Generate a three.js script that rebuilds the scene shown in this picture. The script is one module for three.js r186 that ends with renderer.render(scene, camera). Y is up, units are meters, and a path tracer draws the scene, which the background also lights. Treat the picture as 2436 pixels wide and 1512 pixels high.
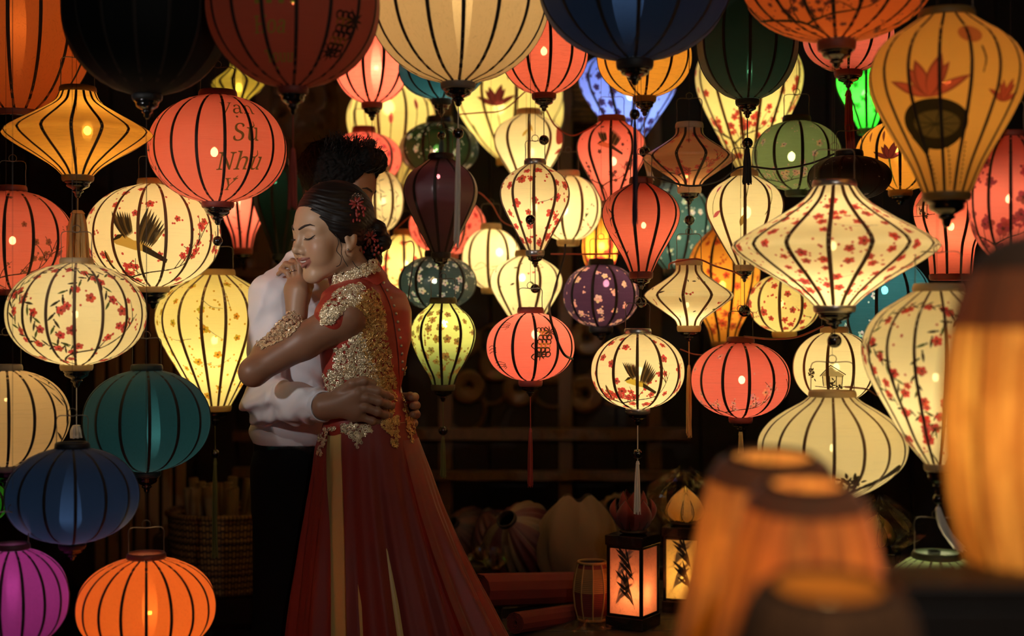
import * as THREE from 'three';
import { mergeGeometries } from 'three/addons/utils/BufferGeometryUtils.js';
import { RoundedBoxGeometry } from 'three/addons/geometries/RoundedBoxGeometry.js';

// ---------- camera, background, key lamp place, exposure ----------
const FPX = 3383, EYE = 1.25;                                   // focal length in pixels of the 2436 x 1512 frame
const scene = new THREE.Scene();
scene.background = new THREE.Color().setRGB(0.0012, 0.0012, 0.0016);
const camera = new THREE.PerspectiveCamera(2 * Math.atan(756 / FPX) * 180 / Math.PI, 2436 / 1512, 0.05, 40);
camera.position.set(0, EYE, 0); camera.lookAt(0, EYE, -1);
camera.focus = 3.6; camera.userData.fStop = 1.65;
const renderer = new THREE.WebGLRenderer({ antialias: true });
renderer.toneMapping = THREE.LinearToneMapping;
renderer.toneMappingExposure = 1.0;
renderer.shadowMap.enabled = true;
const GLOW = 3.3;                                               // strength of all lantern bulbs

// ---------- helpers ----------
function rng(seed) { let a = seed >>> 0; return () => { a = (a + 0x6d2b79f5) | 0; let t = Math.imul(a ^ (a >>> 15), 1 | a); t = (t + Math.imul(t ^ (t >>> 7), 61 | t)) ^ t; return ((t ^ (t >>> 14)) >>> 0) / 4294967296; }; }
const V = (x, y, z) => new THREE.Vector3(x, y, z);
const at = (px, py, d) => V((px - 1218) * d / FPX, EYE - (py - 756) * d / FPX, -d);   // a place seen at that pixel, d metres ahead
const lerp = THREE.MathUtils.lerp, clamp = THREE.MathUtils.clamp, smooth = THREE.MathUtils.smoothstep;
const used = new Map();
function numbered(n) { const k = used.get(n) ?? 0; used.set(n, k + 1); return k ? `${n}_${String(k).padStart(3, '0')}` : n; }
function tag(o, label, category, group, kind) { if (label) o.userData.label = label; if (category) o.userData.category = category; if (group) o.userData.group = group; if (kind) o.userData.kind = kind; return o; }
function thing(name, pos, label, category, group) { const o = new THREE.Group(); o.name = numbered(name); o.position.copy(pos); scene.add(o); return tag(o, label, category, group); }
function part(name, geo, mat, parent, label) { const m = new THREE.Mesh(geo, mat); m.name = name; m.castShadow = m.receiveShadow = true; parent.add(m); if (label) m.userData.label = label; return m; }
function solo(name, geo, mat, label, category, group, kind) { const m = part(numbered(name), geo, mat, scene); return tag(m, label, category, group, kind); }
const rgb = (r, g, b) => new THREE.Color().setRGB(r, g, b);
const std = (c, rough = 0.7, o = {}) => new THREE.MeshStandardMaterial({ color: c.isColor ? c : new THREE.Color(c), roughness: rough, ...o });
const phys = (c, rough, o = {}) => new THREE.MeshPhysicalMaterial({ color: c.isColor ? c : new THREE.Color(c), roughness: rough, ...o });
function lathe(pts, seg = 28) { return new THREE.LatheGeometry(pts.map(([r, y]) => new THREE.Vector2(Math.max(r, 1e-5), y)), seg); }
function tube(pts, r, seg = 0, rad = 6, closed = false) { return new THREE.TubeGeometry(new THREE.CatmullRomCurve3(pts, closed), seg || pts.length * 6, r, rad, closed); }
function straight(a, b, r, rad = 5) { return new THREE.TubeGeometry(new THREE.LineCurve3(a, b), 1, r, rad); }
function merge(list) { return mergeGeometries(list.map((g) => { g = g.index ? g.toNonIndexed() : g; for (const k of Object.keys(g.attributes)) if (!['position', 'normal', 'uv'].includes(k)) g.deleteAttribute(k); if (!g.attributes.uv) g.setAttribute('uv', new THREE.BufferAttribute(new Float32Array(g.attributes.position.count * 2), 2)); return g; })); }
const moved = (g, x, y, z) => g.translate(x, y, z);
function box(w, h, d, x = 0, y = 0, z = 0, r = 0.004) { return new RoundedBoxGeometry(w, h, d, 2, Math.min(r, w / 2.1, h / 2.1, d / 2.1)).translate(x, y, z); }
function canvasTex(c, srgb = true, wrap = true) { const t = new THREE.CanvasTexture(c); t.colorSpace = srgb ? THREE.SRGBColorSpace : THREE.NoColorSpace; t.magFilter = THREE.LinearFilter; if (wrap) t.wrapS = t.wrapT = THREE.RepeatWrapping; return t; }
function newCanvas(w, h) { const c = document.createElement('canvas'); c.width = w; c.height = h; return c; }
function noiseTex(w, h, seed, draw) { const c = newCanvas(w, h), x = c.getContext('2d'); draw(x, w, h, rng(seed)); return c; }

// ---------- silk lanterns: shapes ----------
const SHAPES = {   // half profiles from the top ring (t = 0) to the bottom ring (t = 1), radius as a share of the widest
  globe: null,
  saucer: [[.1, .3], [.25, .56], [.38, .83], [.46, .97], [.5, 1], [.54, .97], [.63, .83], [.78, .54], [.92, .3]],
  balloon: [[.05, .52], [.13, .79], [.22, .94], [.32, 1], [.43, .97], [.56, .84], [.7, .66], [.85, .46]],
  bulb: [[.06, .55], [.16, .82], [.28, .97], [.38, 1], [.5, .95], [.63, .82], [.78, .62], [.9, .43]],
  gourd: [[.05, .4], [.13, .6], [.26, .85], [.4, .98], [.52, 1], [.66, .94], [.84, .68]],
  onion: [[.04, .45], [.12, .72], [.25, .92], [.42, 1], [.6, .95], [.75, .8], [.9, .55]],
};
function profileOf(shape, ct, cb) {
  const p = SHAPES[shape];
  if (!p) return (t) => { const s = 2 * t - 1, c = s < 0 ? ct : cb; return Math.sqrt(Math.max(0, 1 - Math.pow(Math.abs(s), 2.15) * (1 - c * c))); };
  const pts = [[0, ct], ...p.filter(([, r], i) => true), [1, cb]].map(([t, r], i, a) => [t, i && i < a.length - 1 ? Math.max(r, (t < .4 ? ct : cb) * 1.06) : r]);
  const curve = new THREE.CatmullRomCurve3(pts.map(([t, r]) => V(t, r, 0)), false, 'centripetal');
  const samples = curve.getPoints(160);
  return (t) => { let i = 1; while (i < 160 && samples[i].x < t) i++; const a = samples[i - 1], b = samples[i]; return lerp(a.y, b.y, clamp((t - a.x) / Math.max(1e-6, b.x - a.x), 0, 1)); };
}
function arcOf(r, R, H, N) { const out = [0]; for (let i = 1; i <= N; i++) out.push(out[i - 1] + Math.hypot(R * (r(i / N) - r((i - 1) / N)), H / N)); return out; }
function shadeGeo(r, R, H, n, phase) {
  const N = 30, per = 5, M = n * per, pos = [], uv = [], idx = [], arc = arcOf(r, R, H, N);
  for (let i = 0; i <= N; i++) for (let j = 0; j <= M; j++) {
    const u = j / M, g = (j % per) / per - .5, phi = g * 2 * Math.PI / n, ends = Math.sin(Math.PI * i / N);
    const f = lerp(1, Math.cos(Math.PI / n) / Math.cos(phi), .8) - (.25 - g * g) * .035 * ends, th = 2 * Math.PI * (u - .5) + phase, rr = R * r(i / N) * f;
    pos.push(rr * Math.sin(th), H * (.5 - i / N), rr * Math.cos(th)); uv.push(u + phase / (2 * Math.PI), 1 - arc[i] / arc[N]);
    if (i < N && j < M) { const a = i * (M + 1) + j, b = a + M + 1; idx.push(a, b, a + 1, b, b + 1, a + 1); }
  }
  const g = new THREE.BufferGeometry();
  g.setAttribute('position', new THREE.Float32BufferAttribute(pos, 3)); g.setAttribute('uv', new THREE.Float32BufferAttribute(uv, 2)); g.setIndex(idx); g.computeVertexNormals();
  const nn = g.attributes.normal;                                 // close the seam
  for (let i = 0; i <= N; i++) { const a = i * (M + 1), b = a + M, v = V(nn.getX(a) + nn.getX(b), nn.getY(a) + nn.getY(b), nn.getZ(a) + nn.getZ(b)).normalize(); nn.setXYZ(a, v.x, v.y, v.z); nn.setXYZ(b, v.x, v.y, v.z); }
  return g;
}
function ribGeo(r, R, H, w) {                                      // a bent bamboo slat that stands proud of the silk
  const N = 22, pos = [], idx = [];
  for (let i = 0; i <= N; i++) {
    const t = i / N, rr = R * r(t) + .0009, y = H * (.5 - t), ww = w * lerp(.72, 1, Math.sin(Math.PI * t)) / 2;
    pos.push(-ww, y, rr - .0006, ww, y, rr - .0006, ww * .8, y, rr - .0032, -ww * .8, y, rr - .0032);
    if (i < N) for (let k = 0; k < 4; k++) { const a = i * 4 + k, b = i * 4 + (k + 1) % 4; idx.push(a, a + 4, b, b, a + 4, b + 4); }
  }
  const g = new THREE.BufferGeometry(); g.setAttribute('position', new THREE.Float32BufferAttribute(pos, 3)); g.setIndex(idx); g.computeVertexNormals(); return g;
}
function ringGeo(r0, r1, h) { const t = .004, e = h * .18; return lathe([[r0 - t, 0], [r0 - t * .3, -.0008], [r0 + .001, e], [(r0 + r1) / 2 + .0012, h / 2], [r1 + .001, h - e], [r1 - t * .3, h + .0008], [r1 - t, h], [r1 - t * 1.3, h / 2], [r0 - t, 0]], 32); }
function finialGeo(R, h) { return lathe([[0, 0], [R * .8, 0], [R * .86, -h * .05], [R * .8, -h * .14], [R * .72, -h * .17], [R * .76, -h * .24], [R * .7, -h * .36], [R * .45, -h * .48], [R * .3, -h * .54], [R * .36, -h * .6], [R * .36, -h * .66], [R * .2, -h * .74], [R * .2, -h * .86], [R * .1, -h], [0, -h]], 24); }
function tasselGeo(len, rad, rnd, sway = 0) {
  const out = [new THREE.CylinderGeometry(rad * .45, rad * .75, len * .06, 10).translate(0, -len * .03, 0)];
  for (let i = 0; i < 30; i++) {
    const a = rnd() * 6.283, q = Math.sqrt(rnd()), x = Math.cos(a) * rad * q, z = Math.sin(a) * rad * q, l = len * (.9 + .1 * rnd());
    out.push(tube([V(x * .5, -len * .04, z * .5), V(x * .95 + sway * .15, -l * .35, z * .95), V(x + sway * .5 + (rnd() - .5) * rad * .3, -l * .7, z), V(x * 1.1 + sway + (rnd() - .5) * rad * .5, -l, z * 1.1)], rad * .15, 5, 4));
  }
  return merge(out);
}

// ---------- silk ----------
const BLACK_LACQUER = phys(rgb(.006, .005, .005), .16, { clearcoat: .8, clearcoatRoughness: .1 });
const CORD = std(rgb(.05, .035, .025), .8), WIRE = std(rgb(.16, .13, .1), .45, { metalness: .7 });
const silkCanvas = [0, 1].map((k) => noiseTex(768, 384, 11 + k, (x, w, h, r) => {
  x.fillStyle = '#f4f4f4'; x.fillRect(0, 0, w, h);
  for (let i = 0; i < (k ? 5200 : 1800); i++) {
    const c = r() < .5 ? 0 : 255; x.strokeStyle = `rgba(${c},${c},${c},${.03 + .06 * r()})`; x.lineWidth = .6 + r();
    const a = k ? r() * 6.28 : (r() - .5) * .08, l = k ? 5 + 12 * r() : 20 + 90 * r(), X = r() * w, Y = r() * h;
    x.beginPath(); x.moveTo(X, Y); x.quadraticCurveTo(X + l * .5 * Math.cos(a) + (k ? 4 * (r() - .5) : 0), Y + l * .5 * Math.sin(a) + (k ? 4 * (r() - .5) : 0), X + l * Math.cos(a), Y + l * Math.sin(a)); x.stroke();
  }
}));
const SILK = silkCanvas.map((c) => { const t = canvasTex(c); t.repeat.set(3, 1.5); return t; });
const SILK_BUMP = silkCanvas.map((c) => { const t = canvasTex(c, false); t.repeat.set(3, 1.5); return t; });
const FABRIC = {   // [silk colour, ring colour, bulb light colour, grain, share of light let through, roughness]
  cream: [[.93, .81, .48], [.6, .44, .22], [1, .85, .52], 0, .62, .97],
  paleyellow: [[.93, .82, .38], [.6, .42, .14], [1, .83, .45], 0, .62, .96],
  ochre: [[.34, .25, .04], [.2, .13, .03], [1, .85, .45], 0, .6, .9],
  silk: [[.74, .52, .26], [.2, .17, .14], [1, .82, .52], 1, .5, .94],
  amber: [[.82, .4, .06], [.3, .16, .03], [1, .78, .4], 0, .6, .93],
  orange: [[.74, .17, .035], [.22, .05, .02], [1, .75, .38], 1, .6, .93],
  red: [[.61, .14, .08], [.25, .035, .02], [1, .74, .5], 0, .6, .94],
  pink: [[.82, .2, .13], [.3, .06, .04], [1, .76, .55], 0, .6, .93],
  tan: [[.62, .3, .13], [.6, .46, .34], [1, .76, .42], 0, .5, .85],
  olive: [[.3, .3, .05], [.1, .1, .03], [1, .86, .45], 0, .6, .93],
  moss: [[.13, .17, .07], [.03, .05, .02], [1, .85, .5], 1, .5, .84],
  green: [[.004, .017, .011], [.004, .014, .01], [1, .9, .6], 0, .5, .8],
  lime: [[.05, .6, .05], [.05, .2, .03], [.7, 1, .5], 0, .6, .95],
  teal: [[.022, .1, .115], [.008, .03, .035], [1, .97, .78], 1, .5, .74],
  navy: [[.016, .03, .06], [.006, .008, .016], [.85, .93, 1], 1, .5, .74],
  slate: [[.025, .05, .055], [.008, .012, .014], [1, .85, .5], 0, .5, .9],
  violet: [[.05, .02, .05], [.01, .006, .012], [1, .8, .45], 0, .5, .9],
  wine: [[.075, .018, .03], [.014, .006, .008], [1, .8, .5], 0, .4, .7],
  magenta: [[.3, .045, .16], [.1, .02, .04], [.95, .6, 1], 1, .55, .88],
  ice: [[.4, .5, .92], [.2, .2, .25], [.55, .68, 1], 0, .6, .96],
  dark: [[.003, .006, .006], [.004, .005, .005], [1, .9, .6], 1, .4, .7],
};
const SILVER = std(rgb(.42, .4, .38), .32, { metalness: .85 });
const mats = new Map(), cached = (k, f) => { if (!mats.has(k)) mats.set(k, f()); return mats.get(k); };
const TASSEL = { white: [.86, .8, .7], red: [.4, .05, .03], gold: [.6, .36, .12], teal: [.05, .14, .17], black: [.01, .012, .014], plum: [.03, .015, .04], olive: [.12, .13, .03], yellow: [.7, .5, .18] };
const tasselMat = (k) => cached('tassel' + k, () => phys(rgb(...TASSEL[k]), .6, { sheen: .5, sheenColor: rgb(...TASSEL[k]) }));

// ---------- silk lanterns: one thing each ----------
const LANTERNS = 'silk lanterns hanging all round the shop';
let lanternSeed = 100;
// at pixel column cx, silk from row y0 to row y1, w pixels wide, d metres ahead
function lantern(cx, y0, y1, w, d, shape, fabric, lit, n, ringT, ringB, o, label) {
  const s = d / FPX, rnd = rng(lanternSeed++), R = w * s / 2, H = (y1 - y0) * s, [c, rc, bc, grain, thru, rough] = FABRIC[fabric];
  const rT = ringT * s / 2, rB = ringB * s / 2, r = profileOf(shape, rT / R, rB / R), root = thing('silk_lantern', at(cx, (y0 + y1) / 2, d), label, 'lantern', LANTERNS);
  root.rotation.y = Math.atan2(-root.position.x, d);                // its painted front is turned to the shop entrance
  const phase = (o.phase ?? .5 * (rnd() - .5) * 2) * 2 * Math.PI / n;
  const map = o.paint ? paint(o.paint, r, R, H, FABRIC[o.ground ?? fabric], o, rnd) : null;
  const cloth = map ? phys(rgb(1, 1, 1), o.rough ?? rough, { map, transmission: thru, bumpMap: SILK_BUMP[grain], bumpScale: .0004, specularIntensity: o.gloss ? 1 : .35, ...(o.gloss ? { clearcoat: o.gloss, clearcoatRoughness: .3 } : {}) })
    : cached(fabric + (o.gloss ?? 0), () => phys(rgb(...c), rough, { map: SILK[grain], transmission: thru, bumpMap: SILK_BUMP[grain], bumpScale: .0006, specularIntensity: o.gloss ? 1 : .35, ...(o.gloss ? { clearcoat: o.gloss, clearcoatRoughness: .3 } : {}) }));
  const shade = part('shade', shadeGeo(r, R, H, n, phase), cloth, root);
  const rib = ribGeo(r, R, H, (o.rib ?? 7.4) * s * Math.max(1, w / 330)), ribMat = cached('rib' + fabric, () => /cream|pale/.test(fabric) ? phys(rgb(.24, .14, .06), .95, { transmission: .4 }) : std(rgb(.012 + c[0] * .022, .007 + c[1] * .015, .004 + c[2] * .01), .8));
  for (let k = 0; k < n; k++) part('rib', rib, ribMat, root).rotation.y = phase + k * 2 * Math.PI / n;
  const h = (o.ring ?? 14) * s, ringMat = o.silver ? SILVER : cached('ring' + fabric, () => phys(rgb(...rc), .6, { transmission: .3 }));
  part('top_ring', ringGeo(rT, rT * .97, h).translate(0, H / 2, 0), ringMat, root);
  part('bottom_ring', ringGeo(rB * .97, rB, h).translate(0, -H / 2 - h, 0), ringMat, root);
  if (o.bail !== 0) {                                                // the wire that it hangs by
    const y = H / 2 + h * .6, b = rT * .9, u = .055 + .02 * rnd();
    part('wire_handle', merge([tube([V(-b, y, 0), V(-b * .98, y + u * .5, 0), V(-b * .92, y + u, 0), V(0, y + u * 1.02, 0), V(b * .92, y + u, 0), V(b * .98, y + u * .5, 0), V(b, y, 0)], .0011, 30, 5), new THREE.TorusGeometry(.009, .001, 5, 14).translate(0, y + u + .009, 0)]), WIRE, root);
    const top = 3.05 - root.position.y;
    if (top > y + u + .02) part('hanging_cord', straight(V(0, y + u + .016, 0), V(0, top, 0), .0005), CORD, root);
  }
  if (lit > 0) {
    const dim = o.glow ?? (/cream|pale/.test(fabric) && !o.bulb ? .35 : 1);
    const by = o.bulb ? (y0 + y1) / 2 * s - o.bulb * s : 0, Reff = Math.min(R, H * .62), I = lit * GLOW * Reff * Reff;
    const bx = (o.bx ?? (rnd() - .5) * 20) * s, col = rgb(...bc), br = (o.br ?? 8) * s;
    const mean = (c[0] + c[1] + c[2]) / 3, low = Math.min(...c), pass = thru * (1 - (o.rough ?? rough) ** 2), E = Math.min(260, 2.4 * dim / (pass * (.5 * mean + .5 * low + .01)));   // bright enough to show as a point through its silk
    const glow = cached('bulb' + fabric + dim + (o.rough ?? 0), () => { const m = std(rgb(.05, .05, .05), .4); m.emissive = col; m.emissiveIntensity = E; return m; });
    let own = E * Math.PI * br * br * (o.cfl ? 4 : 1.25);
    part('light_bulb', o.cfl ? merge([-1, 1].map((q) => new THREE.CapsuleGeometry(br * .55, br * 5, 4, 10).translate(q * br * .7, 0, 0))) : new THREE.SphereGeometry(br, 16, 12).scale(1, 1.25, 1), glow, root).position.set(bx, by, 0);
    const topOf = by + (o.streak ? Math.min(o.streak[0] * s, H / 2 - by - .012) : br * (o.cfl ? 4 : 1.3) + .034);
    if (!o.streak) part('bulb_socket', new THREE.CylinderGeometry(.014, .012, .035, 12).translate(bx, by + br * (o.cfl ? 4 : 1.3) + .017, 0), BLACK_LACQUER, root);
    part('bulb_cable', straight(V(bx, topOf, o.streak ? -br : 0), V(0, H / 2 + h * .6, 0), .0018), CORD, root);
    if (o.streak) {                                                  // added glowing spindle, imitates the streak of bulb light in the silk
      const len = o.streak[0] * s, wid = o.streak[1] * s, dn = Math.min(len, H / 2 + by - .012), up = Math.min(len, H / 2 - by - .012), pts = []; for (let i = 0; i <= 20; i++) { const q = i / 20 * 2 - 1; pts.push([wid * Math.pow(1 - q * q, 1.2) + .0004, q * (q < 0 ? dn : up)]); }
      const Et = Math.min(150, 1.1 * (o.streak[2] ?? 1) / (pass * (.6 * mean + .4 * low + .01))); own += Et * (up + dn) * wid * .45;
      const sm = cached('streak' + fabric + (o.streak[2] ?? 1), () => { const t = noiseTex(4, 64, 5, (x, W, Hh) => { for (let y = 0; y < Hh; y++) { const q = (y + .5) / Hh * 2 - 1, v = Math.round(255 * Math.pow(1 - Math.abs(q), 1.5)); x.fillStyle = `rgb(${v},${v},${v})`; x.fillRect(0, y, W, 1); } }); const m = std(rgb(.1, .1, .1), .9); m.emissive = col.clone(); m.emissiveIntensity = Et; m.emissiveMap = canvasTex(t, false); return m; });
      part('added_lamp_streak', lathe(pts, 14), sm, root).position.set(bx, by, -br - .001);
    }
    const lamp = new THREE.PointLight(col, Math.max(.2 * I, I - own), 0, 2); lamp.name = 'lantern_lamp'; lamp.position.set(bx, by, 0); lamp.castShadow = true; lamp.shadow.radius = .8; root.add(lamp);
  }
  let yb = -H / 2 - h;
  if (o.finial !== 0) { const fh = (o.finial ?? 42) * s; part('finial', finialGeo(rB, fh).translate(0, yb + .001, 0), BLACK_LACQUER, root); yb -= fh; }
  const mid = (y0 + y1) / 2;
  if (o.tassel) {
    const [ty0, ty1, tc, bead, tw, sway] = o.tassel, ya = -(ty0 - mid) * s, len = (ty1 - ty0) * s;
    part('tassel_cord', straight(V(0, yb, 0), V(0, ya - .004, 0), .0014), cached('cord' + tc, () => std(rgb(...TASSEL[tc].map((q) => q * .8)), .8)), root);
    if (bead) part('bead', new THREE.SphereGeometry((o.beadR ?? 13) * s, 20, 14).translate(0, -(bead - mid) * s, 0), BLACK_LACQUER, root);
    part('tassel', tasselGeo(len, (tw ?? 8) * s, rnd, (sway ?? 0) * s).translate(0, ya, 0), tasselMat(tc), root);
  } else if (o.bead) { part('bead', new THREE.SphereGeometry((o.beadR ?? 12) * s, 20, 14).translate(0, -(o.bead - mid) * s, 0), BLACK_LACQUER, root); part('tassel_cord', straight(V(0, yb, 0), V(0, -(o.bead - mid) * s, 0), .0012), CORD, root); }
  return root;
}

// ---------- what is painted on the silk ----------
const css = (c, a = 1) => { const q = new THREE.Color().setRGB(c[0], c[1], c[2]).convertLinearToSRGB(); return `rgba(${Math.round(q.r * 255)},${Math.round(q.g * 255)},${Math.round(q.b * 255)},${a})`; };
const RED = [.5, .05, .04], DARK = [.02, .012, .006], LEAF = [.05, .07, .015], GOLD = [.4, .2, .02], OLD = [.3, .36, .05];
function paint(kind, r, R, H, fab, o, rnd) {
  const W = o.res ?? 1024, arc = arcOf(r, R, H, 40), A = arc[40], Hc = Math.max(64, Math.round(W * A / (2 * Math.PI * R))), c = newCanvas(W, Hc), x = c.getContext('2d'), s = W / (2 * Math.PI * R);
  const tOf = (v) => { let i = 1; while (i < 40 && arc[i] < v * A) i++; return i / 40; }, sq = (v) => Math.min(2.2, 1 / Math.max(.3, r(tOf(v))));
  const X = (u) => u * W, Y = (v) => v * Hc;
  const base = fab[0];
  x.fillStyle = css(base); x.fillRect(0, 0, W, Hc);
  if (o.fade) { const g = x.createLinearGradient(0, 0, 0, Hc); for (const [p, q] of o.fade) g.addColorStop(p, css(q)); x.fillStyle = g; x.fillRect(0, 0, W, Hc); }   // colour graded from top to bottom
  for (let i = 0; i < 1500; i++) { const b = rnd() < .5 ? 0 : 255; x.strokeStyle = `rgba(${b},${b},${b},${.015 + .03 * rnd()})`; x.lineWidth = 1; const X0 = rnd() * W, Y0 = rnd() * Hc, l = 20 + 80 * rnd(); x.beginPath(); x.moveTo(X0, Y0); x.lineTo(X0 + l, Y0 + (rnd() - .5) * 2); x.stroke(); }
  const wrap = (u, f) => { for (const k of [-1, 0, 1]) if (u + k > -.2 && u + k < 1.2) f(u + k); };
  const dot = (u, v, q, col, sx = 1) => { x.fillStyle = css(col, .95); x.beginPath(); x.ellipse(X(u), Y(v), q * s * sx * sq(v), q * s, 0, 0, 7); x.fill(); };
  const flower = (u, v, q, col, eye = DARK, alpha = .9) => wrap(u, (u) => {
    const a0 = rnd() * 6.28, k = sq(v); x.save(); x.translate(X(u), Y(v)); x.scale(k, 1);
    for (let i = 0; i < 5; i++) { const a = a0 + i * 1.2566, g = .85 + .3 * rnd(); x.fillStyle = css(col.map((w) => w * (.7 + .6 * rnd())), alpha); x.beginPath(); x.ellipse(Math.cos(a) * q * s * .55, Math.sin(a) * q * s * .55, q * s * .48 * g, q * s * .4, a, 0, 7); x.fill(); }
    x.fillStyle = css(eye, .85); for (let i = 0; i < 5; i++) { const a = a0 + i * 1.2566 + .6; x.beginPath(); x.arc(Math.cos(a) * q * s * .25, Math.sin(a) * q * s * .25, q * s * .08, 0, 7); x.fill(); } x.beginPath(); x.arc(0, 0, q * s * .15, 0, 7); x.fill(); x.restore();
  });
  const stroke = (pts, w0, w1, col) => {                            // a tapering brush line through points (u, v)
    const cv = new THREE.CatmullRomCurve3(pts.map(([u, v]) => V(X(u), Y(v), 0))).getPoints(40); x.fillStyle = css(col, .95);
    cv.forEach((p, i) => { const q = lerp(w0, w1, i / 40) * s * (.8 + .4 * rnd()), q2 = i < 40 ? cv[i + 1] : p; for (let k = 0; k < 4; k++) { x.beginPath(); x.arc(lerp(p.x, q2.x, k / 4), lerp(p.y, q2.y, k / 4), q / 2, 0, 7); x.fill(); } });
    return (t) => { const p = cv[Math.min(40, Math.round(t * 40))]; return [p.x / W, p.y / Hc]; };
  };
  const leaf = (u, v, len, ang, col, fat = .18) => { x.save(); x.translate(X(u), Y(v)); x.rotate(ang); x.fillStyle = css(col, .95); x.beginPath(); x.moveTo(0, 0); x.quadraticCurveTo(len * s * .4, -len * s * fat, len * s, 0); x.quadraticCurveTo(len * s * .4, len * s * fat, 0, 0); x.fill(); x.restore(); };
  const poly = (pts, col, u, v, q, flip = 1, alpha = .95) => { x.fillStyle = css(col, alpha); x.beginPath(); pts.forEach(([a, b], i) => x[i ? 'lineTo' : 'moveTo'](X(u) + a * q * s * flip, Y(v) + b * q * s)); x.closePath(); x.fill(); };
  const bird = (u, v, q, flip = 1, body = [.5, .3, .06]) => {       // wings up, tail down to one side
    poly([[-.62, .2], [-.5, .08], [-.35, .06], [-.1, .2], [.1, .22], [.3, .38], [.15, .46], [-.1, .42], [-.35, .34], [-.55, .28]], body, u, v, q, flip);
    const wing = (bx, by, ang, len, wd) => { for (let i = 0; i < 8; i++) { const t = i / 7; leaf(u + flip * (bx + t * wd * .35 * Math.cos(ang + 1.57)) * q * s / W, v + (by + t * wd * .35 * Math.sin(ang + 1.57)) * q * s / Hc, len * q * (1 - t * .35), flip > 0 ? ang + t * .35 : Math.PI - ang - t * .35, i % 3 == 1 ? [.09, .05, .015] : DARK, .11); } };
    wing(-.02, .28, -1.3, .95, .9); wing(-.3, .16, -2.15, .8, .6);
    poly([[.1, .28], [.3, .4], [.72, .66], [.7, .76], [.45, .64], [.1, .46]], DARK, u, v, q, flip); poly([[-.66, .22], [-.5, .06], [-.34, .05], [-.44, .14]], DARK, u, v, q, flip);
  };
  const perch = (u, v, q, flip = 1) => { poly([[0, -.5], [.12, -.42], [.18, -.2], [.14, .1], [.05, .5], [-.06, .5], [-.04, .1], [-.1, -.2], [-.06, -.42]], [.22, .1, .02], u, v, q, flip); poly([[-.02, -.5], [.05, -.55], [.02, -.1], [.06, .55], [-.08, .55], [-.1, -.2]], DARK, u, v, q, flip); };
  const branch = (u0, v0, pts, w, tw, fl) => {                        // a bough with twigs, buds and flowers
    const f = stroke(pts.map(([a, b]) => [u0 + a, v0 + b]), w, w * .3, o.wood ?? DARK);
    for (let i = 0; i < tw; i++) { const [a, b] = f(.15 + .8 * rnd()), du = (rnd() - .5) * .1, dv = -(.05 + .12 * rnd()); const g = stroke([[a, b], [a + du * .5, b + dv * .6], [a + du, b + dv]], w * .4, w * .14, o.wood ?? DARK); for (let k = 0; k < fl; k++) { const [p, q] = g(.3 + .7 * rnd()); if (rnd() < .3) flower(p + (rnd() - .5) * .02, q + (rnd() - .5) * .05, fs * (.7 + .5 * rnd()), fc); else dot(p + (rnd() - .5) * .02, q + (rnd() - .5) * .04, fs * .3, fc); } }
  };
  const fs = (o.fs ?? .011), fc = o.fc ?? RED;
  const spots = [];
  const scatter = (n, u0 = 0, u1 = 1, v0 = .1, v1 = .93) => { for (let i = 0; i < n; i++) {
    let best = null, far = -1; for (let k = 0; k < 7; k++) { const u = lerp(u0, u1, rnd()), v = lerp(v0, v1, rnd()); let m = 9; for (const [a, b] of spots) m = Math.min(m, Math.hypot((u - a) * 2.2, v - b)); if (m > far) far = m, best = [u, v]; }
    const [u, v] = best; spots.push(best);
    if (rnd() < .72) flower(u, v, fs * (.75 + .45 * rnd()), fc, o.eye ?? DARK); else dot(u, v, fs * .35, fc, .8);
    if (rnd() < .6) for (let k = 0; k < 3; k++) dot(u + (rnd() - .5) * .05, v + (rnd() - .5) * .12, fs * .24, fc); } };
  const twigs = (n, w = .0012) => { for (let i = 0; i < n; i++) { const u = rnd(), v = .2 + .6 * rnd(), a = (rnd() - .5) * .25, b = (rnd() - .5) * .35; const f = stroke([[u, v], [u + a * .5, v + b * .4 + .03], [u + a, v + b]], w, w * .5, o.wood ?? DARK); for (let k = 0; k < 5; k++) { const [p, q] = f(rnd()); dot(p, q + .01, fs * .25, fc); } } };
  const word = (t, u, v, px, col, o2 = {}) => { x.save(); x.translate(X(u), Y(v)); x.rotate(o2.turn ?? -.06); x.scale(o2.wide ?? 1, 1); x.font = `italic ${px * s}px serif`; x.textAlign = 'center'; x.lineWidth = px * s * (o2.bold ?? .025); x.strokeStyle = x.fillStyle = css(col); x.fillText(t, 0, 0); x.restore(); };
  const lotus = (u, v, q, col) => { for (const [a, l, f] of [[-2.7, 1, .22], [-.45, 1, .22], [-2.15, .8, .3], [-1, .85, .28], [-1.9, .85, .36], [-1.25, .95, .36]]) { leaf(u, v, q * l, a, col.map((k) => k * .55), f); leaf(u, v - .003, q * l * .86, a, col, f * .8); } };
  const tulip = (u, v, q, col, bend = 0) => { stroke([[u, v + q * s / Hc * .4], [u + bend * .5, v + q * s / Hc * 1.8], [u + bend, v + q * s / Hc * 3]], q * .09, q * .06, [.12, .1, .02]); leaf(u, v + q * s / Hc * .5, q, -1.57, col, .34); leaf(u - .002, v + q * s / Hc * .5, q * .8, -1.75, col.map((k) => k * .7), .22); };
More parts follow.
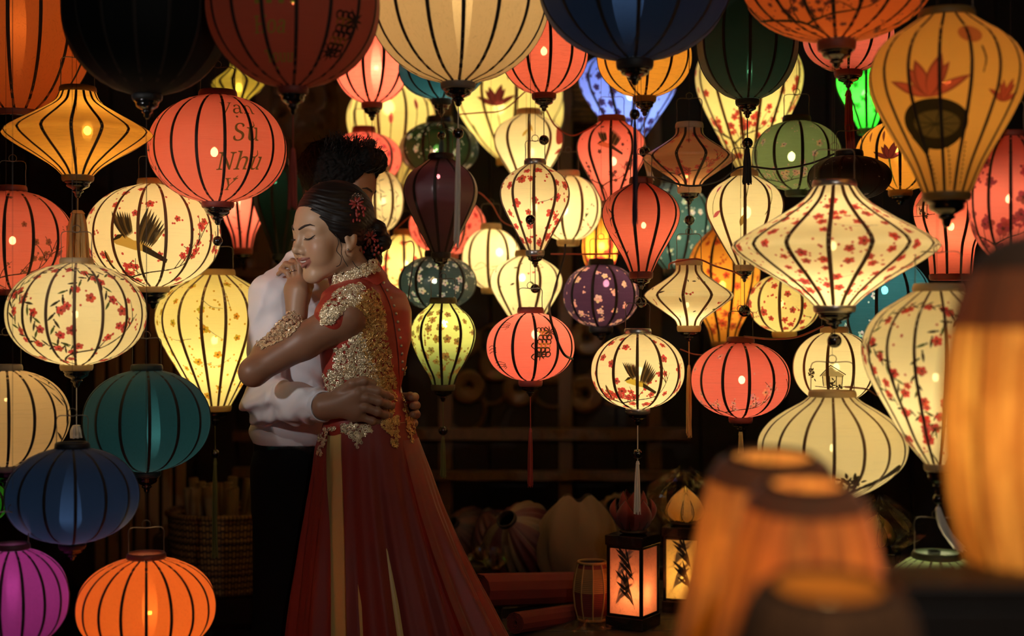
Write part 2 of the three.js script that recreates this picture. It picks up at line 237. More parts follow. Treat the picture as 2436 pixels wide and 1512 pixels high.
  const K = {
    blossoms() { twigs(o.tw ?? 14); scatter(o.num ?? 110); },
    bough() { scatter(o.num ?? 70); for (const u of [.38, .88]) branch(u, .98, [[.06, 0], [.03, -.14], [-.06, -.22], [-.16, -.3], [-.2, -.5]], R * .06, 9, 4), branch(u, .84, [[.03, 0], [.1, -.05], [.2, -.12], [.24, -.34]], R * .035, 9, 4); },
    birdbough() { K.bough(); bird(o.bu ?? .5, o.bv ?? .42, R * (o.bq ?? .62), o.flip ?? 1, o.bc); if (o.perch) perch(.5 - .13, .68, R * .3); bird(.02, .4, R * .45); },
    wreath() { scatter(44); for (const [u, v, q, k] of [[.45, .42, .17, 1], [.6, .55, .2, -1], [.3, .6, .14, 1], [.95, .5, .2, 1]]) { for (let i = 0; i < 46; i++) { const a = i / 46 * 5.2 * k + 1.2, p = u + Math.cos(a) * q * .75, w = v + Math.sin(a) * q * 1.75; leaf(p, w, R * .15, a + 1.57 * k + (i % 2 ? .6 : -.6), i % 3 ? DARK : LEAF, .24); if (i % 4 == 0) flower(p + .01, w + .02, fs, fc); dot(p, w, .002, DARK); } } branch(.5, 1, [[0, 0], [-.05, -.1], [-.02, -.2], [.08, -.28], [.16, -.5]], R * .05, 6, 3); },
    leaves() { for (let i = 0; i < 42; i++) leaf(rnd(), .15 + .75 * rnd(), R * (.1 + .08 * rnd()), rnd() * 6.28, i % 4 ? DARK : LEAF, .3); twigs(4, .0008); },
    bamboo() { for (const u of o.at ?? [.27, .78]) { stroke([[u - .02, .1], [u + .005, .5], [u + .03, .95]], .0014, .001, DARK); for (let i = 0; i < 13; i++) { const v = .12 + .062 * i; leaf(u + (v - .5) * .05, v + .05, R * (.28 + .16 * rnd()), (i % 2 ? -.5 : -2.5) + (rnd() - .5) * .7 + (i % 3 == 0 ? 1.1 : 0), DARK, .11); } } },
    tulips() { for (let i = 0; i < 9; i++) { const u = (i + .5) / 9 + .02 * (rnd() - .5) + (o.shift ?? 0), v = .2 + .3 * rnd(); tulip(u, v, R * .28, i % 3 == 2 ? [.25, .03, .05] : [.62, .1, .1], .03 * (rnd() - .5)); if (i % 2) leaf(u + .04, .95, R * .6, -1.4 - .4 * rnd(), LEAF, .2); } },
    lotuspad() { lotus(.462, .53, R * .6, [.55, .1, .04]); lotus(.86, .5, R * .5, [.55, .1, .04]); lotus(.64, .55, R * .34, [.5, .08, .03]); dot(.555, .22, R * .16, [.5, .13, .03]);
      x.fillStyle = css([.022, .014, .002]); x.beginPath(); x.ellipse(X(.468), Y(.665), R * s * .56, R * s * .35, .02, 0, 7); x.fill(); poly([[-.45, .1], [-.2, .42], [-.05, .2]], [.02, .016, .004], .455, .68, R); x.fillStyle = css([.1, .065, .015]); x.beginPath(); x.ellipse(X(.472), Y(.665), R * s * .4, R * s * .19, .02, 0, 7); x.fill();
      for (let i = 0; i < 9; i++) stroke([[.47, .665], [.47 + .07 * Math.cos(i * .7), .665 + .07 * Math.sin(i * .7)]], .002, .001, [.02, .016, .004]);
      for (const u of [.42, .5, .56]) { stroke([[u, .76], [u + .02, .98]], .0014, .0014, DARK); for (let i = 0; i < 10; i++) dot(u + .02 * i / 10 + .004, .76 + i * .022, .0015, DARK); }
      stroke([[.575, .3], [.58, .36], [.575, .42]], .004, .002, DARK); },
    script() { const g = [.1, .055, .012], u = .552, q = R * .36, nx = (k) => u + k * q * s / W; const under = (k, v) => dot(nx(k), v + .026, q * .05, g), horn = (k, v) => stroke([[nx(k), v - .085], [nx(k + .1), v - .1], [nx(k + .08), v - .125]], q * .05, q * .025, g);
      word('Van', u, .3, q, g); under(-.06, .3); word('Su', u + .012, .48, q, g); under(.46, .48); horn(.54, .48); word('Nhu', u, .66, q, g); horn(.66, .66); word('Y', u - .02, .835, q, g); stroke([[nx(-.1), .735], [nx(.06), .705]], q * .05, q * .02, g);
      for (const q of [.28, .75]) { branch(q, .75, [[-.04, .1], [0, 0], [.01, -.12], [-.01, -.3]], R * .03, 4, 3); for (let i = 0; i < 12; i++) leaf(q + (rnd() - .5) * .05, .3 + .5 * rnd(), R * .12, rnd() * 6.28, DARK, .25); } },
    fortune() { word('Hoa', .452, .68, R * .27, OLD, { wide: .8, turn: 0 }); dot(.448, .855, R * .014, OLD); word('Touu', .462, .82, R * .24, OLD, { wide: .8, turn: 0 }); for (let i = 0; i < 4; i++) x.fillRect(X(.43 + .022 * i), Y(.54), R * s * .06, R * s * .05);
      K.scroll(.6, .68, R * .5); for (let i = 0; i < 14; i++) leaf(.2 + .04 * rnd(), .5 + .25 * rnd(), R * .12, rnd() * 6.28, i % 2 ? DARK : GOLD, .3); },
    scroll(u, v, q) { const ring = (a, b, w, col, lw = .04) => { x.strokeStyle = css(col); x.lineWidth = lw * q * s; x.beginPath(); x.ellipse(X(u) + a * q * s, Y(v) + b * q * s, w * q * s, w * q * s * .9, 0, 0, 7); x.stroke(); };
      for (let i = 0; i < 7; i++) for (let k = 0; k < 3; k++) ring(-.1 + k * .16 + .05 * Math.sin(i), -.5 + i * .15, .1, i % 3 == 1 ? [.35, .16, .02] : DARK); for (let i = 0; i < 9; i++) leaf(u + (.35 * q * s) / W, v - .42 * q * s / Hc, q * .3, i * .7, DARK, .18); for (let i = 0; i < 8; i++) leaf(u - (.1 * q * s) / W, v + .4 * q * s / Hc, q * .26, i * .8, DARK, .2);
      for (const k of [-1, 1]) stroke([[u - (.35 * q * s) / W, v + (.2 + .2 * k) * q * s / Hc], [u - (.42 * q * s) / W, v + (.3 + .2 * k) * q * s / Hc], [u - (.3 * q * s) / W, v + (.42 + .2 * k) * q * s / Hc]], .04 * q, .02 * q, DARK); },
    dragonscale() { K.scroll(.545, .45, R * .62); for (const [u, v] of [[.37, .24], [.33, .5], [.36, .66]]) for (let i = 0; i < 3; i++) stroke([[u - .03, v + i * .03], [u, v - .02 + i * .03], [u + .03, v + i * .02], [u + .015, v + .03 + i * .02]], .0016, .001, DARK); },
    house() { const u = o.hu ?? .49, v = o.hv ?? .55, q = R * (o.hq ?? .55); x.lineWidth = q * s * .035; x.strokeStyle = css(DARK); x.beginPath(); for (const [a, b] of [[-.55, .1], [-.05, -.38], [.62, .02]]) x.lineTo(X(u) + a * q * s, Y(v) + b * q * s); x.stroke(); poly([[-.5, .08], [-.05, -.32], [.55, .04], [.5, .14]], [.16, .11, .04], u, v, q, 1, .7); poly([[-.42, .1], [.48, .14], [.48, .5], [-.42, .55]], [.42, .33, .16], u, v, q, 1, .55);
      for (const a of [-.42, -.1, .2, .48]) stroke([[u + a * q * s / W, v + .1 * q * s / Hc], [u + a * q * s / W, v + .55 * q * s / Hc]], .03 * q, .03 * q, DARK); stroke([[u - .9 * q * s / W, v + .58 * q * s / Hc], [u, v + .62 * q * s / Hc], [u + .9 * q * s / W, v + .56 * q * s / Hc]], .03 * q, .03 * q, DARK);
      for (const [a, b, k] of [[-.95, 0, .25], [.0, .42, .2], [.35, .6, .16]]) for (let i = 0; i < 16; i++) leaf(u + (a + (rnd() - .5) * k) * q * s / W, v + (b + (rnd() - .5) * k * 1.8) * q * s / Hc, q * .16, rnd() * 6.28, DARK, .4); },
    landscape() { const f = (u, v, k) => { for (let i = 0; i < 40; i++) leaf(u + (rnd() - .5) * k, v + (rnd() - .5) * k * 2.4, R * .12, rnd() * 6.28, DARK, .4); stroke([[u, v], [u + .005, v + k * 2]], R * .04, R * .05, DARK); }; f(.548, .72, .06); stroke([[.56, .84], [.62, .72], [.68, .6]], R * .09, R * .13, DARK); for (let i = 0; i < 5; i++) stroke([[.57 + .025 * i, .98], [.6 + .025 * i, .74 - .02 * i]], R * .05, R * .02, DARK); f(.02, .7, .05); },
    orchid() { tulip(.36, .22, R * .26, [.4, .05, .16], -.02); leaf(.34, .5, R * .4, -.4, [.5, .08, .1], .25); tulip(.52, .16, R * .22, [.45, .1, .14], -.02); tulip(.64, .2, R * .26, [.5, .1, .12], -.05); K.fish(); tulip(.85, .3, R * .3, [.5, .1, .1]); },
    fish() { leaf(.48, .6, R * .34, -1.2, [.25, .14, .03], .4); },
    carp() { x.save(); tulip(.3, .5, R * .26, [.5, .1, .1], .02); leaf(.5, .24, R * .3, 1.2, [.55, .33, .06], .3); leaf(.47, .4, R * .26, -.9, [.55, .33, .06], .3); x.fillStyle = css([.3, .04, .03]); x.beginPath(); x.ellipse(X(.68), Y(.36), R * s * .3, R * s * .2, -.9, 0, 7); x.fill(); leaf(.7, .5, R * .3, 2.4, [.3, .03, .02], .4); x.restore(); },
    darklotus() { lotus(.46, .56, R * .42, [.12, .02, .02]); for (let i = 0; i < 5; i++) leaf(.36 + .07 * i, .25, R * .32, 1.2 + .2 * i, [.16, .04, .02], .2); leaf(.3, .9, R * .6, -1.2, LEAF, .2); stroke([[.46, .56], [.47, .95]], .004, .004, LEAF); },
    waves() { for (let i = 0; i < 5; i++) stroke([[.2 + .1 * i, .62], [.25 + .1 * i, .56 + .05 * (i % 2)], [.3 + .1 * i, .66], [.38 + .1 * i, .6]], .002, .0015, [.4, .26, .06]); },
    whiteflowers() { const k = fc; twigs(o.tw ?? 6, .001); scatter(o.num ?? 60); },
  };
  K[kind]();
  const t = canvasTex(c); t.wrapT = THREE.ClampToEdgeWrapping; return t;
}

// ---------- every lantern in view, front rows and back rows ----------
const WHITE = [.62, .58, .5], PALEPINK = [.7, .38, .3];
lantern(42, -190, 265, 366, 3.75, 'globe', 'orange', 0.12, 16, 140, 130, { bulb: 62, br: 6, streak: [150, 20, .13], glow: .5, bx: 0, bail: 0 }, 'tall orange silk lantern cut by the top left corner, glowing bulb behind plain silk');
lantern(350, -190, 225, 400, 3.12, 'globe', 'dark', .0, 16, 110, 70, { finial: 45, bail: 0 }, 'unlit blackish green lantern hanging high beside the orange lantern in the top left corner');
lantern(697, -190, 207, 412, 3.0, 'globe', 'red', 0.08, 16, 120, 72, { paint: 'fortune', br: 2, glow: .3, phase: .1, res: 1536, finial: 50, ring: 17, tassel: [352, 500, 'red', 175.82, 9] , bail: 0 }, 'large dim red lantern with gold brush lettering and a red tassel, above the couple');
lantern(185, 220, 417, 350, 3.46, 'saucer', 'amber', .75, 16, 86, 74, { bulb: 310, bx: 22, br: 9, streak: [34, 13, .4], finial: 40, tassel: [500, 640, 'gold', 0, 24] }, 'plain golden saucer lantern with dark ribs below the orange lantern at top left');
lantern(518, 230, 480, 328, 3.65, 'globe', 'red', 0.38, 16, 90, 76, { paint: 'script', res: 1536, phase: .25, bulb: 362, bx: -8, br: 9, finial: 42, bead: 573, beadR: 12 }, 'red globe lantern with four lines of brush script on its front, left of the couple');
lantern(566, 150, 252, 128, 4.7, 'saucer', 'ochre', .2, 12, 40, 40, { bulb: 208, streak: [50, 9, .3], glow: .4, bx: 2, finial: 20 }, 'small dull yellow lantern peeking out between the big black and red lanterns at the top');
lantern(30, 456, 688, 290, 3.5, 'globe', 'red', 0.34, 14, 66, 70, { paint: 'birdbough', num: 46, fs: .008, fc: [.16, .05, .02], bu: .2, finial: 34 }, 'red globe lantern with fine dark twigs, cut by the left edge above the wreath lantern');
lantern(365, 440, 681, 320, 3.81, 'globe', 'cream', 1.14, 16, 76, 76, { paint: 'birdbough', perch: 1, res: 1536, bu: .465, bv: .5, num: 90, silver: 0, finial: 40 }, 'cream globe lantern with a flying black bird and red blossom, under the lettered red globe');
lantern(182, 628, 866, 326, 3.35, 'globe', 'cream', 1.06, 16, 78, 76, { paint: 'wreath', res: 1536, finial: 42, tassel: [1010, 1042, 'white', 0, 14] }, 'cream globe lantern painted with rings of dark leaves and red flowers, near the left edge');
lantern(512, 655, 963, 284, 4.05, 'balloon', 'paleyellow', 1.32, 16, 94, 76, { paint: 'blossoms', fc: [.55, .3, .02], res: 1536, num: 90, silver: 0, finial: 36, tassel: [1090, 1330, 'olive', 1078, 7], beadR: 11 }, 'cream balloon lantern with small yellow flowers, just left of the man in the white shirt');
lantern(578, 398, 590, 124, 4.58, 'balloon', 'pink', 0.62, 10, 44, 46, { paint: 'bamboo', at: [.44], bulb: 480, bx: -15, streak: [44, 9, .8], finial: 26 }, 'pink balloon lantern with bamboo leaves, half hidden behind the lettered red globe');
lantern(668, 392, 604, 132, 4.48, 'balloon', 'green', 0.07, 10, 40, 40, { bulb: 432, bx: -14, br: 4, glow: .4, finial: 20 }, 'dark green balloon lantern in the gap between the lettered red globe and the man');
lantern(14, 881, 1106, 296, 3.35, 'globe', 'silk', 1.05, 16, 76, 80, { paint: 'bamboo', at: [.69], bulb: 950, bx: 0, br: 4, glow: .3, finial: 40 }, 'ivory globe lantern with a bamboo spray, cut by the left edge below the wreath lantern');
lantern(349, 881, 1119, 302, 3.5, 'globe', 'teal', 0.3, 14, 74, 66, { bulb: 1036, bx: 16, br: 5.5, streak: [140, 16, .065], finial: 40, phase: .1 }, 'teal silk lantern with a bright vertical gleam, below the cream bird lantern on the left');
lantern(172, 1066, 1290, 314, 3.2, 'globe', 'navy', 0.3, 14, 80, 62, { bulb: 1235, bx: -4, br: 7, cfl: 1, glow: .3, streak: [150, 26, .05], finial: 30, phase: .1 }, 'navy blue lantern with a white tube lamp showing through it, lower left');
lantern(-62, 1140, 1250, 160, 3.4, 'globe', 'lime', .05, 12, 40, 40, { paint: 'bamboo', at: [.65], glow: .03 }, 'sliver of a dark green lantern at the left edge beside the navy lantern');
lantern(30, 1306, 1540, 262, 3.1, 'globe', 'magenta', 0.15, 16, 80, 70, { bulb: 1392, bx: 0, br: 5, cfl: 1, streak: [110, 14, .07], finial: 0 }, 'magenta purple lantern in the bottom left corner');
lantern(348, 1328, 1556, 328, 3.2, 'globe', 'orange', 0.36, 18, 92, 80, { bulb: 1456, bx: 8, br: 9, streak: [120, 18, .22], finial: 0, phase: .0 }, 'round bright orange lantern at the bottom edge, left of the man in black trousers');
lantern(885, 25, 244, 190, 4.3, 'globe', 'pink', 0.70, 12, 56, 50, { bulb: 162, bx: 10, br: 7, streak: [75, 13, 1.3], finial: 30, bead: 340, beadR: 10 }, 'plain coral pink globe lantern between the big dim red and the big ivory lantern');
lantern(1050, 100, 235, 205, 4.2, 'globe', 'teal', 0.3, 12, 60, 46, { bulb: 190, bx: 12, finial: 30, tassel: [332, 378, 'teal', 322, 8], beadR: 10 }, 'teal lantern almost hidden behind the big ivory lantern');
lantern(1090, -230, 196, 440, 3.25, 'globe', 'silk', .78, 16, 130, 82, { bulb: -40, streak: [215, 26, .4], bx: 10, finial: 42, ring: 16, tassel: [330, 590, 'white', 317, 7, -4], phase: .15, bail: 0 }, 'largest plain ivory silk lantern at the top with a long white tassel');
lantern(930, 190, 440, 212, 5.03, 'bulb', 'paleyellow', 1.00, 10, 60, 60, { paint: 'tulips', bulb: 256, bx: -6, br: 14, glow: .4, finial: 20 }, 'pale yellow lantern with pink tulips, behind the plain coral globe');
lantern(1210, 140, 376, 262, 5.1, 'bulb', 'paleyellow', 0.92, 10, 70, 58, { paint: 'darklotus', bulb: 256, bx: -22, br: 13, glow: .4, finial: 20, ring: 18 }, 'large yellow lantern with a dark red lotus, behind the tassel of the big ivory lantern');
lantern(1294, 22, 222, 212, 3.95, 'globe', 'red', 0.39, 12, 62, 58, { finial: 30, bead: 333, beadR: 12 }, 'plain red globe lantern right of the big ivory lantern');
lantern(866, 316, 440, 182, 4.73, 'globe', 'pink', 0.69, 10, 56, 54, { paint: 'blossoms', fc: [.55, .06, .08], fs: .009, finial: 20 }, 'pink globe lantern with faint blossom, right behind the head of the man');
lantern(1045, 292, 418, 190, 4.81, 'globe', 'green', 0.1, 10, 62, 60, { paint: 'whiteflowers', fc: WHITE, wood: [.02, .04, .02], num: 95, fs: .011, eye: [.3, .2, .05], gloss: .4, finial: 20, glow: .08, fade: [[0, [.006, .02, .006]], [.5, [.012, .045, .01]], [1, [.006, .02, .006]]] }, 'dark green lantern with white blossom above the wine red one');
lantern(1258, 274, 450, 172, 4.5, 'balloon', 'cream', 1.39, 10, 58, 46, { paint: 'carp', finial: 20 }, 'cream balloon lantern with pink buds and a dark red fish, below the plain red globe');
lantern(1049, 380, 600, 178, 4.0, 'balloon', 'wine', 0.08, 10, 62, 46, { gloss: .5, bulb: 420, br: 4, finial: 30, bx: -6 }, 'unlit wine red balloon lantern right of the heads of the couple');
lantern(1273, 393, 595, 171, 3.9, 'balloon', 'cream', 1.39, 10, 52, 44, { paint: 'blossoms', num: 75, fs: .012, silver: 1, finial: 28, bead: 686, beadR: 11 }, 'cream balloon lantern with red blossom and silver rings, in the middle of the picture');
lantern(1352, 420, 570, 158, 4.38, 'globe', 'cream', 1.32, 10, 54, 54, { paint: 'leaves', bulb: 500, finial: 0 }, 'cream globe lantern with dark leaf specks, behind the central red blossom balloon');
lantern(905, 408, 548, 112, 4.6, 'globe', 'cream', 1.39, 8, 40, 40, { paint: 'bamboo', at: [.62, .5], finial: 20 }, 'cream lantern with ink bamboo glowing behind the face of the man');
lantern(1065, 470, 604, 186, 4.80, 'globe', 'pink', 0.60, 10, 50, 50, { paint: 'blossoms', fc: [.4, .03, .03], finial: 0 }, 'coral pink lantern behind the wine red balloon lantern');
lantern(1168, 546, 684, 142, 4.66, 'globe', 'cream', 1.39, 9, 50, 46, { paint: 'waves', bulb: 600, bx: 20, finial: 0 }, 'plain cream globe lantern with a thin wave line, left of the central red blossom balloon');
lantern(958, 560, 700, 132, 4.92, 'globe', 'amber', .8, 9, 44, 44, { paint: 'blossoms', ground: 'paleyellow', num: 36, fs: .016, fc: [.6, .08, .06], finial: 0 }, 'amber lantern with red flowers, peeking out behind the hair of the woman');
lantern(1040, 610, 735, 190, 4.3, 'globe', 'slate', 0.25, 10, 60, 60, { paint: 'whiteflowers', fc: WHITE, wood: [.02, .03, .03], num: 95, fs: .01, bulb: 668, bx: -6, br: 5, glow: .5, gloss: .4, rough: .88, finial: 0, bead: 0 }, 'dark slate lantern with white flowers over the lime green balloon');
lantern(1252, 610, 784, 172, 4.35, 'balloon', 'cream', 1.32, 10, 54, 46, { paint: 'leaves', finial: 0, bulb: 660 }, 'cream balloon lantern with few dark leaves, above the coral lantern with the painted scales');
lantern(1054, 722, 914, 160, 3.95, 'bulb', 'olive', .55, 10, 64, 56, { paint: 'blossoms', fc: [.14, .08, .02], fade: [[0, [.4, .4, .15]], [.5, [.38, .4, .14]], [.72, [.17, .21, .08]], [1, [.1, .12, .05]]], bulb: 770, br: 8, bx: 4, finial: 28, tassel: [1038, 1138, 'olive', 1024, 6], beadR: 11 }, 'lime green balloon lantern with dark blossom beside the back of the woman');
lantern(1262, 745, 904, 212, 3.75, 'globe', 'pink', 0.62, 12, 62, 56, { paint: 'dragonscale', bulb: 795, bx: 12, br: 9, streak: [20, 11, .8], finial: 26, tassel: [1018, 1160, 'red', 522.28, 6], beadR: 12 }, 'coral globe lantern painted with black scales and curls, right of the lime green balloon');
lantern(1430, 630, 776, 182, 4.15, 'globe', 'violet', 0.35, 10, 60, 56, { paint: 'whiteflowers', fc: PALEPINK, wood: [.05, .03, .05], num: 90, fs: .011, eye: [.4, .2, .2], bulb: 674, bx: 12, br: 7, rough: .9, finial: 20 }, 'dark violet lantern with pale pink blossom and one bright bulb');
lantern(1455, 290, 478, 172, 4.25, 'balloon', 'pink', 0.65, 10, 66, 50, { paint: 'birdbough', num: 24, fs: .006, fc: [.1, .03, .02], bu: .49, bv: .33, bq: .55, bc: [.5, .1, .03], finial: 0 }, 'coral balloon lantern with one black bird, above the red bamboo balloon');
lantern(1525, 438, 646, 186, 3.75, 'balloon', 'red', 0.44, 10, 56, 56, { paint: 'bamboo', at: [.34], bulb: 536, bx: 6, br: 6, finial: 28, bead: 720, beadR: 13, ring: 16 }, 'red balloon lantern with black bamboo leaves, in front of the dark violet flower lantern');
lantern(1494, 118, 340, 236, 4.8, 'balloon', 'ice', .9, 12, 70, 56, { paint: 'blossoms', fc: [.05, .02, .06], wood: [.02, .01, .03], num: 120, fs: .014, finial: 0 }, 'icy blue balloon lantern with dark blossom behind the golden globe');
lantern(1533, 42, 229, 226, 4.0, 'globe', 'amber', .85, 12, 66, 56, { finial: 34, tassel: [345, 430, 'white', 361, 6, 16], beadR: 13 }, 'plain golden globe lantern below the big navy lantern');
lantern(1510, -250, 142, 470, 3.1, 'globe', 'navy', 0.22, 14, 120, 88, { bulb: -30, streak: [190, 40, .07], bx: -16, br: 2, glow: .3, finial: 40, ring: 22, tassel: [285, 540, 'plum', 272, 6], bail: 0, phase: .1 }, 'largest navy blue lantern at the top with a long dark tassel');
lantern(1640, 306, 445, 220, 3.93, 'saucer', 'tan', .8, 10, 66, 56, { paint: 'bough', ground: 'tan', num: 50, fs: .01, gloss: .9, bulb: 420, br: 4, glow: .4, silver: 0, finial: 28, bead: 523, beadR: 12 }, 'glossy tan saucer lantern with red blossom twigs, right of the coral bird balloon');
lantern(1778, -42, 236, 242, 3.6, 'globe', 'green', 0.12, 12, 70, 56, { bulb: 170, bx: 5, br: 5, streak: [64, 7, .1], finial: 32, tassel: [352, 440, 'black', 340, 9], beadR: 13, gloss: .3 }, 'plain bottle green lantern with one bright bulb and a black tassel');
lantern(1782, 72, 400, 256, 4.6, 'balloon', 'paleyellow', 1.12, 14, 80, 60, { paint: 'bough', num: 100, fs: .012, res: 1280, finial: 0 }, 'yellow blossom balloon lantern behind the plain bottle green lantern');
lantern(1990, -210, 96, 460, 3.0, 'globe', 'orange', 0.36, 18, 110, 90, { paint: 'bough', fc: [.12, .03, .02], num: 130, fs: .008, res: 1536, finial: 44, ring: 24, bail: 0 }, 'largest red orange lantern with a dark bough, cut by the top edge on the right');
lantern(2018, 10, 168, 214, 3.85, 'globe', 'pink', 0.63, 12, 70, 66, { finial: 28, tassel: [215, 430, 'red', 107.16, 12, 8], beadR: 13, gloss: .3 }, 'coral lantern with a red tassel under the largest red orange lantern');
lantern(2062, 140, 306, 150, 4.6, 'balloon', 'lime', .85, 10, 56, 44, { paint: 'blossoms', fc: [.01, .12, .01], num: 90, finial: 0 }, 'bright green lantern with dark flowers, behind the red tassel at upper right');
lantern(1895, 290, 452, 214, 4.0, 'globe', 'moss', 0.4, 10, 66, 54, { paint: 'bough', fc: [.3, .17, .12], wood: [.02, .02, .01], num: 50, fs: .009, bulb: 372, bx: -12, br: 9, finial: 0 }, 'mossy green lantern with a blossom bough and bright bulb, right of the yellow blossom balloon');
lantern(2252, 43, 458, 364, 2.85, 'balloon', 'amber', .95, 16, 132, 112, { paint: 'lotuspad', res: 2048, ring: 18, finial: 66, rot: 0, bulb: 200, bx: 0, br: 3, glow: .1, fade: [[0, [.84, .4, .07]], [1, [.84, .44, .09]]] }, 'large amber balloon lantern with a painted lotus and black lily pad, upper right');
lantern(2142, 290, 452, 212, 4.0, 'globe', 'amber', .75, 12, 66, 56, { paint: 'darklotus', ground: 'amber', bulb: 360, br: 7, bx: -4, streak: [50, 11, .3], finial: 22 }, 'amber globe lantern half hidden behind the large painted lotus balloon');
lantern(2020, 372, 475, 200, 3.8, 'globe', 'dark', 0, 12, 66, 60, { paint: 'whiteflowers', fc: WHITE, num: 26, fs: .006, wood: [.04, .04, .05], gloss: .1, finial: 0 }, 'unlit black lantern with tiny white flowers above the wide cream saucer');
lantern(1771, 420, 630, 190, 3.85, 'balloon', 'cream', 1.32, 10, 64, 46, { paint: 'orchid', bulb: 505, bx: 4, br: 12, glow: .35, finial: 28, bead: 739, beadR: 14 }, 'cream balloon lantern with purple buds and an orchid, left of the wide cream saucer');
lantern(1985, 445, 726, 490, 3.1, 'saucer', 'cream', 1.94, 16, 104, 98, { paint: 'blossoms', res: 2048, num: 210, fs: .012, tw: 14, silver: 1, ring: 16, finial: 42, bead: 810, beadR: 17 }, 'widest cream saucer lantern with red blossom and silver rings, right of centre');
lantern(2404, 326, 620, 196, 3.05, 'globe', 'pink', 0.55, 12, 66, 60, { paint: 'bough', fc: [.25, .04, .04], num: 50, fs: .014, finial: 0 }, 'coral lantern with blossom cut by the right edge beside the large lotus balloon');
lantern(2262, 425, 652, 176, 3.5, 'balloon', 'red', 0.39, 10, 96, 100, { paint: 'house', hu: .35, hv: .3, finial: 0, bx: 0 }, 'red lantern with a dark painted house, behind the finial of the large lotus balloon');
lantern(1608, 436, 640, 170, 4.75, 'onion', 'slate', 0.35, 10, 70, 60, { paint: 'whiteflowers', fc: WHITE, num: 70, fs: .009, fade: [[0, [.16, .2, .22]], [.25, [.04, .09, .09]], [1, [.03, .07, .07]]], finial: 0 }, 'grey teal lantern with white blossom sprigs, between the red bamboo balloon and the orchid balloon');
lantern(1639, 631, 774, 216, 3.85, 'saucer', 'cream', 1.25, 10, 64, 56, { paint: 'leaves', bulb: 725, bx: -4, br: 5, glow: .3, finial: 24, tassel: [868, 1042, 'gold', 0, 6] }, 'small cream saucer lantern with black leaf specks, left of the wide blossom saucer');
lantern(1722, 545, 812, 172, 4.6, 'bulb', 'amber', .75, 10, 60, 60, { paint: 'blossoms', fc: [.5, .08, .03], num: 90, fs: .013, finial: 0 }, 'amber lantern with red blossom, behind the small cream saucer');
lantern(1866, 655, 788, 172, 4.1, 'globe', 'paleyellow', 1.32, 10, 62, 58, { paint: 'blossoms', num: 60, fs: .011, finial: 0 }, 'yellow globe lantern with red blossom tucked under the wide cream saucer');
lantern(1762, 815, 991, 238, 3.75, 'globe', 'pink', 0.60, 12, 64, 56, { paint: 'bough', fc: [.72, .32, .22], num: 26, fs: .009, finial: 24, tassel: [1022, 1230, 'yellow', 0, 8] }, 'coral globe lantern with a dark bough, right of the cream globe with the yellow bird');
lantern(1517, 795, 970, 222, 3.7, 'globe', 'cream', 1.32, 12, 64, 58, { paint: 'birdbough', num: 60, fs: .01, bu: .51, bv: .52, bq: .55, perch: 1, bc: [.55, .38, .04], silver: 1, finial: 28, tassel: [1096, 1224, 'white', 1079, 7], beadR: 12 }, 'cream globe lantern with a yellow bird, over the lotus topped box lantern');
lantern(1985, 791, 956, 196, 3.85, 'globe', 'cream', 1.19, 10, 66, 60, { paint: 'house', finial: 0 }, 'cream lantern with a small ink house, under the wide blossom saucer');
lantern(1980, 943, 1186, 352, 3.2, 'gourd', 'cream', 0.87, 16, 112, 90, { paint: 'landscape', res: 1536, finial: 30 }, 'plain cream globe lantern with dark ink trees low down, behind the glowing orange shades');
lantern(2232, 693, 1101, 356, 2.95, 'balloon', 'cream', 1.14, 16, 118, 66, { paint: 'wreath', res: 1536, ring: 18, finial: 60, tassel: [1205, 1310, 'white', 1186, 10, 50] }, 'tall cream balloon lantern with red and green flower branches, beside the blurred orange lantern');
lantern(2228, 1326, 1520, 256, 3.0, 'globe', 'moss', 2.6, 18, 114, 90, { paint: 'waves', fade: [[0, [.3, .42, .2]], [.16, [.28, .36, .18]], [.26, [.05, .1, .05]], [1, [.02, .05, .03]]], bulb: 1352, br: 3, glow: .1, finial: 0 }, 'green lantern glowing only at its top, low on the right behind the orange shades');  // the glow at the top is partly put into the silk colour
lantern(1428, 520, 650, 88, 4.9, 'globe', 'amber', .6, 8, 36, 36, { paint: 'bough', num: 16, fs: .012, finial: 0 }, 'small amber lantern between the leaf speckled cream globe and the red bamboo balloon');
lantern(2100, 610, 850, 240, 3.95, 'globe', 'teal', 0.25, 10, 70, 60, { paint: 'whiteflowers', fc: WHITE, num: 30, fs: .012, rough: .92, finial: 0, bulb: 690 }, 'teal lantern with white blossom showing under the right tip of the wide cream saucer');
lantern(1300, 196, 330, 92, 5.3, 'globe', 'paleyellow', 0.63, 8, 36, 36, { finial: 0 }, 'faint yellow lantern far behind, right of the large dark lotus lantern');

// ---------- the shop: floor, walls, ceiling ----------
const woodTex = (seed, base, dark) => { const c = noiseTex(256, 512, seed, (x, w, h, r) => { x.fillStyle = css(base); x.fillRect(0, 0, w, h); for (let i = 0; i < 420; i++) { const X = r() * w; x.strokeStyle = css(dark, .06 + .16 * r()); x.lineWidth = .5 + 1.6 * r(); x.beginPath(); x.moveTo(X, 0); x.bezierCurveTo(X + (r() - .5) * 16, h * .3, X + (r() - .5) * 16, h * .7, X + (r() - .5) * 10, h); x.stroke(); } }); return canvasTex(c); };
const DARKWOOD = std(rgb(1, 1, 1), .62, { map: woodTex(3, [.018, .009, .005], [.005, .0025, .0012]) });
const BROWNWOOD = std(rgb(1, 1, 1), .55, { map: woodTex(4, [.1, .042, .014], [.03, .012, .004]) });
const PALEWOOD = std(rgb(1, 1, 1), .6, { map: woodTex(6, [.2, .11, .05], [.08, .04, .014]) });
function structure(name, geo, mat) { const m = part(name, geo, mat, scene); m.userData.kind = 'structure'; return m; }
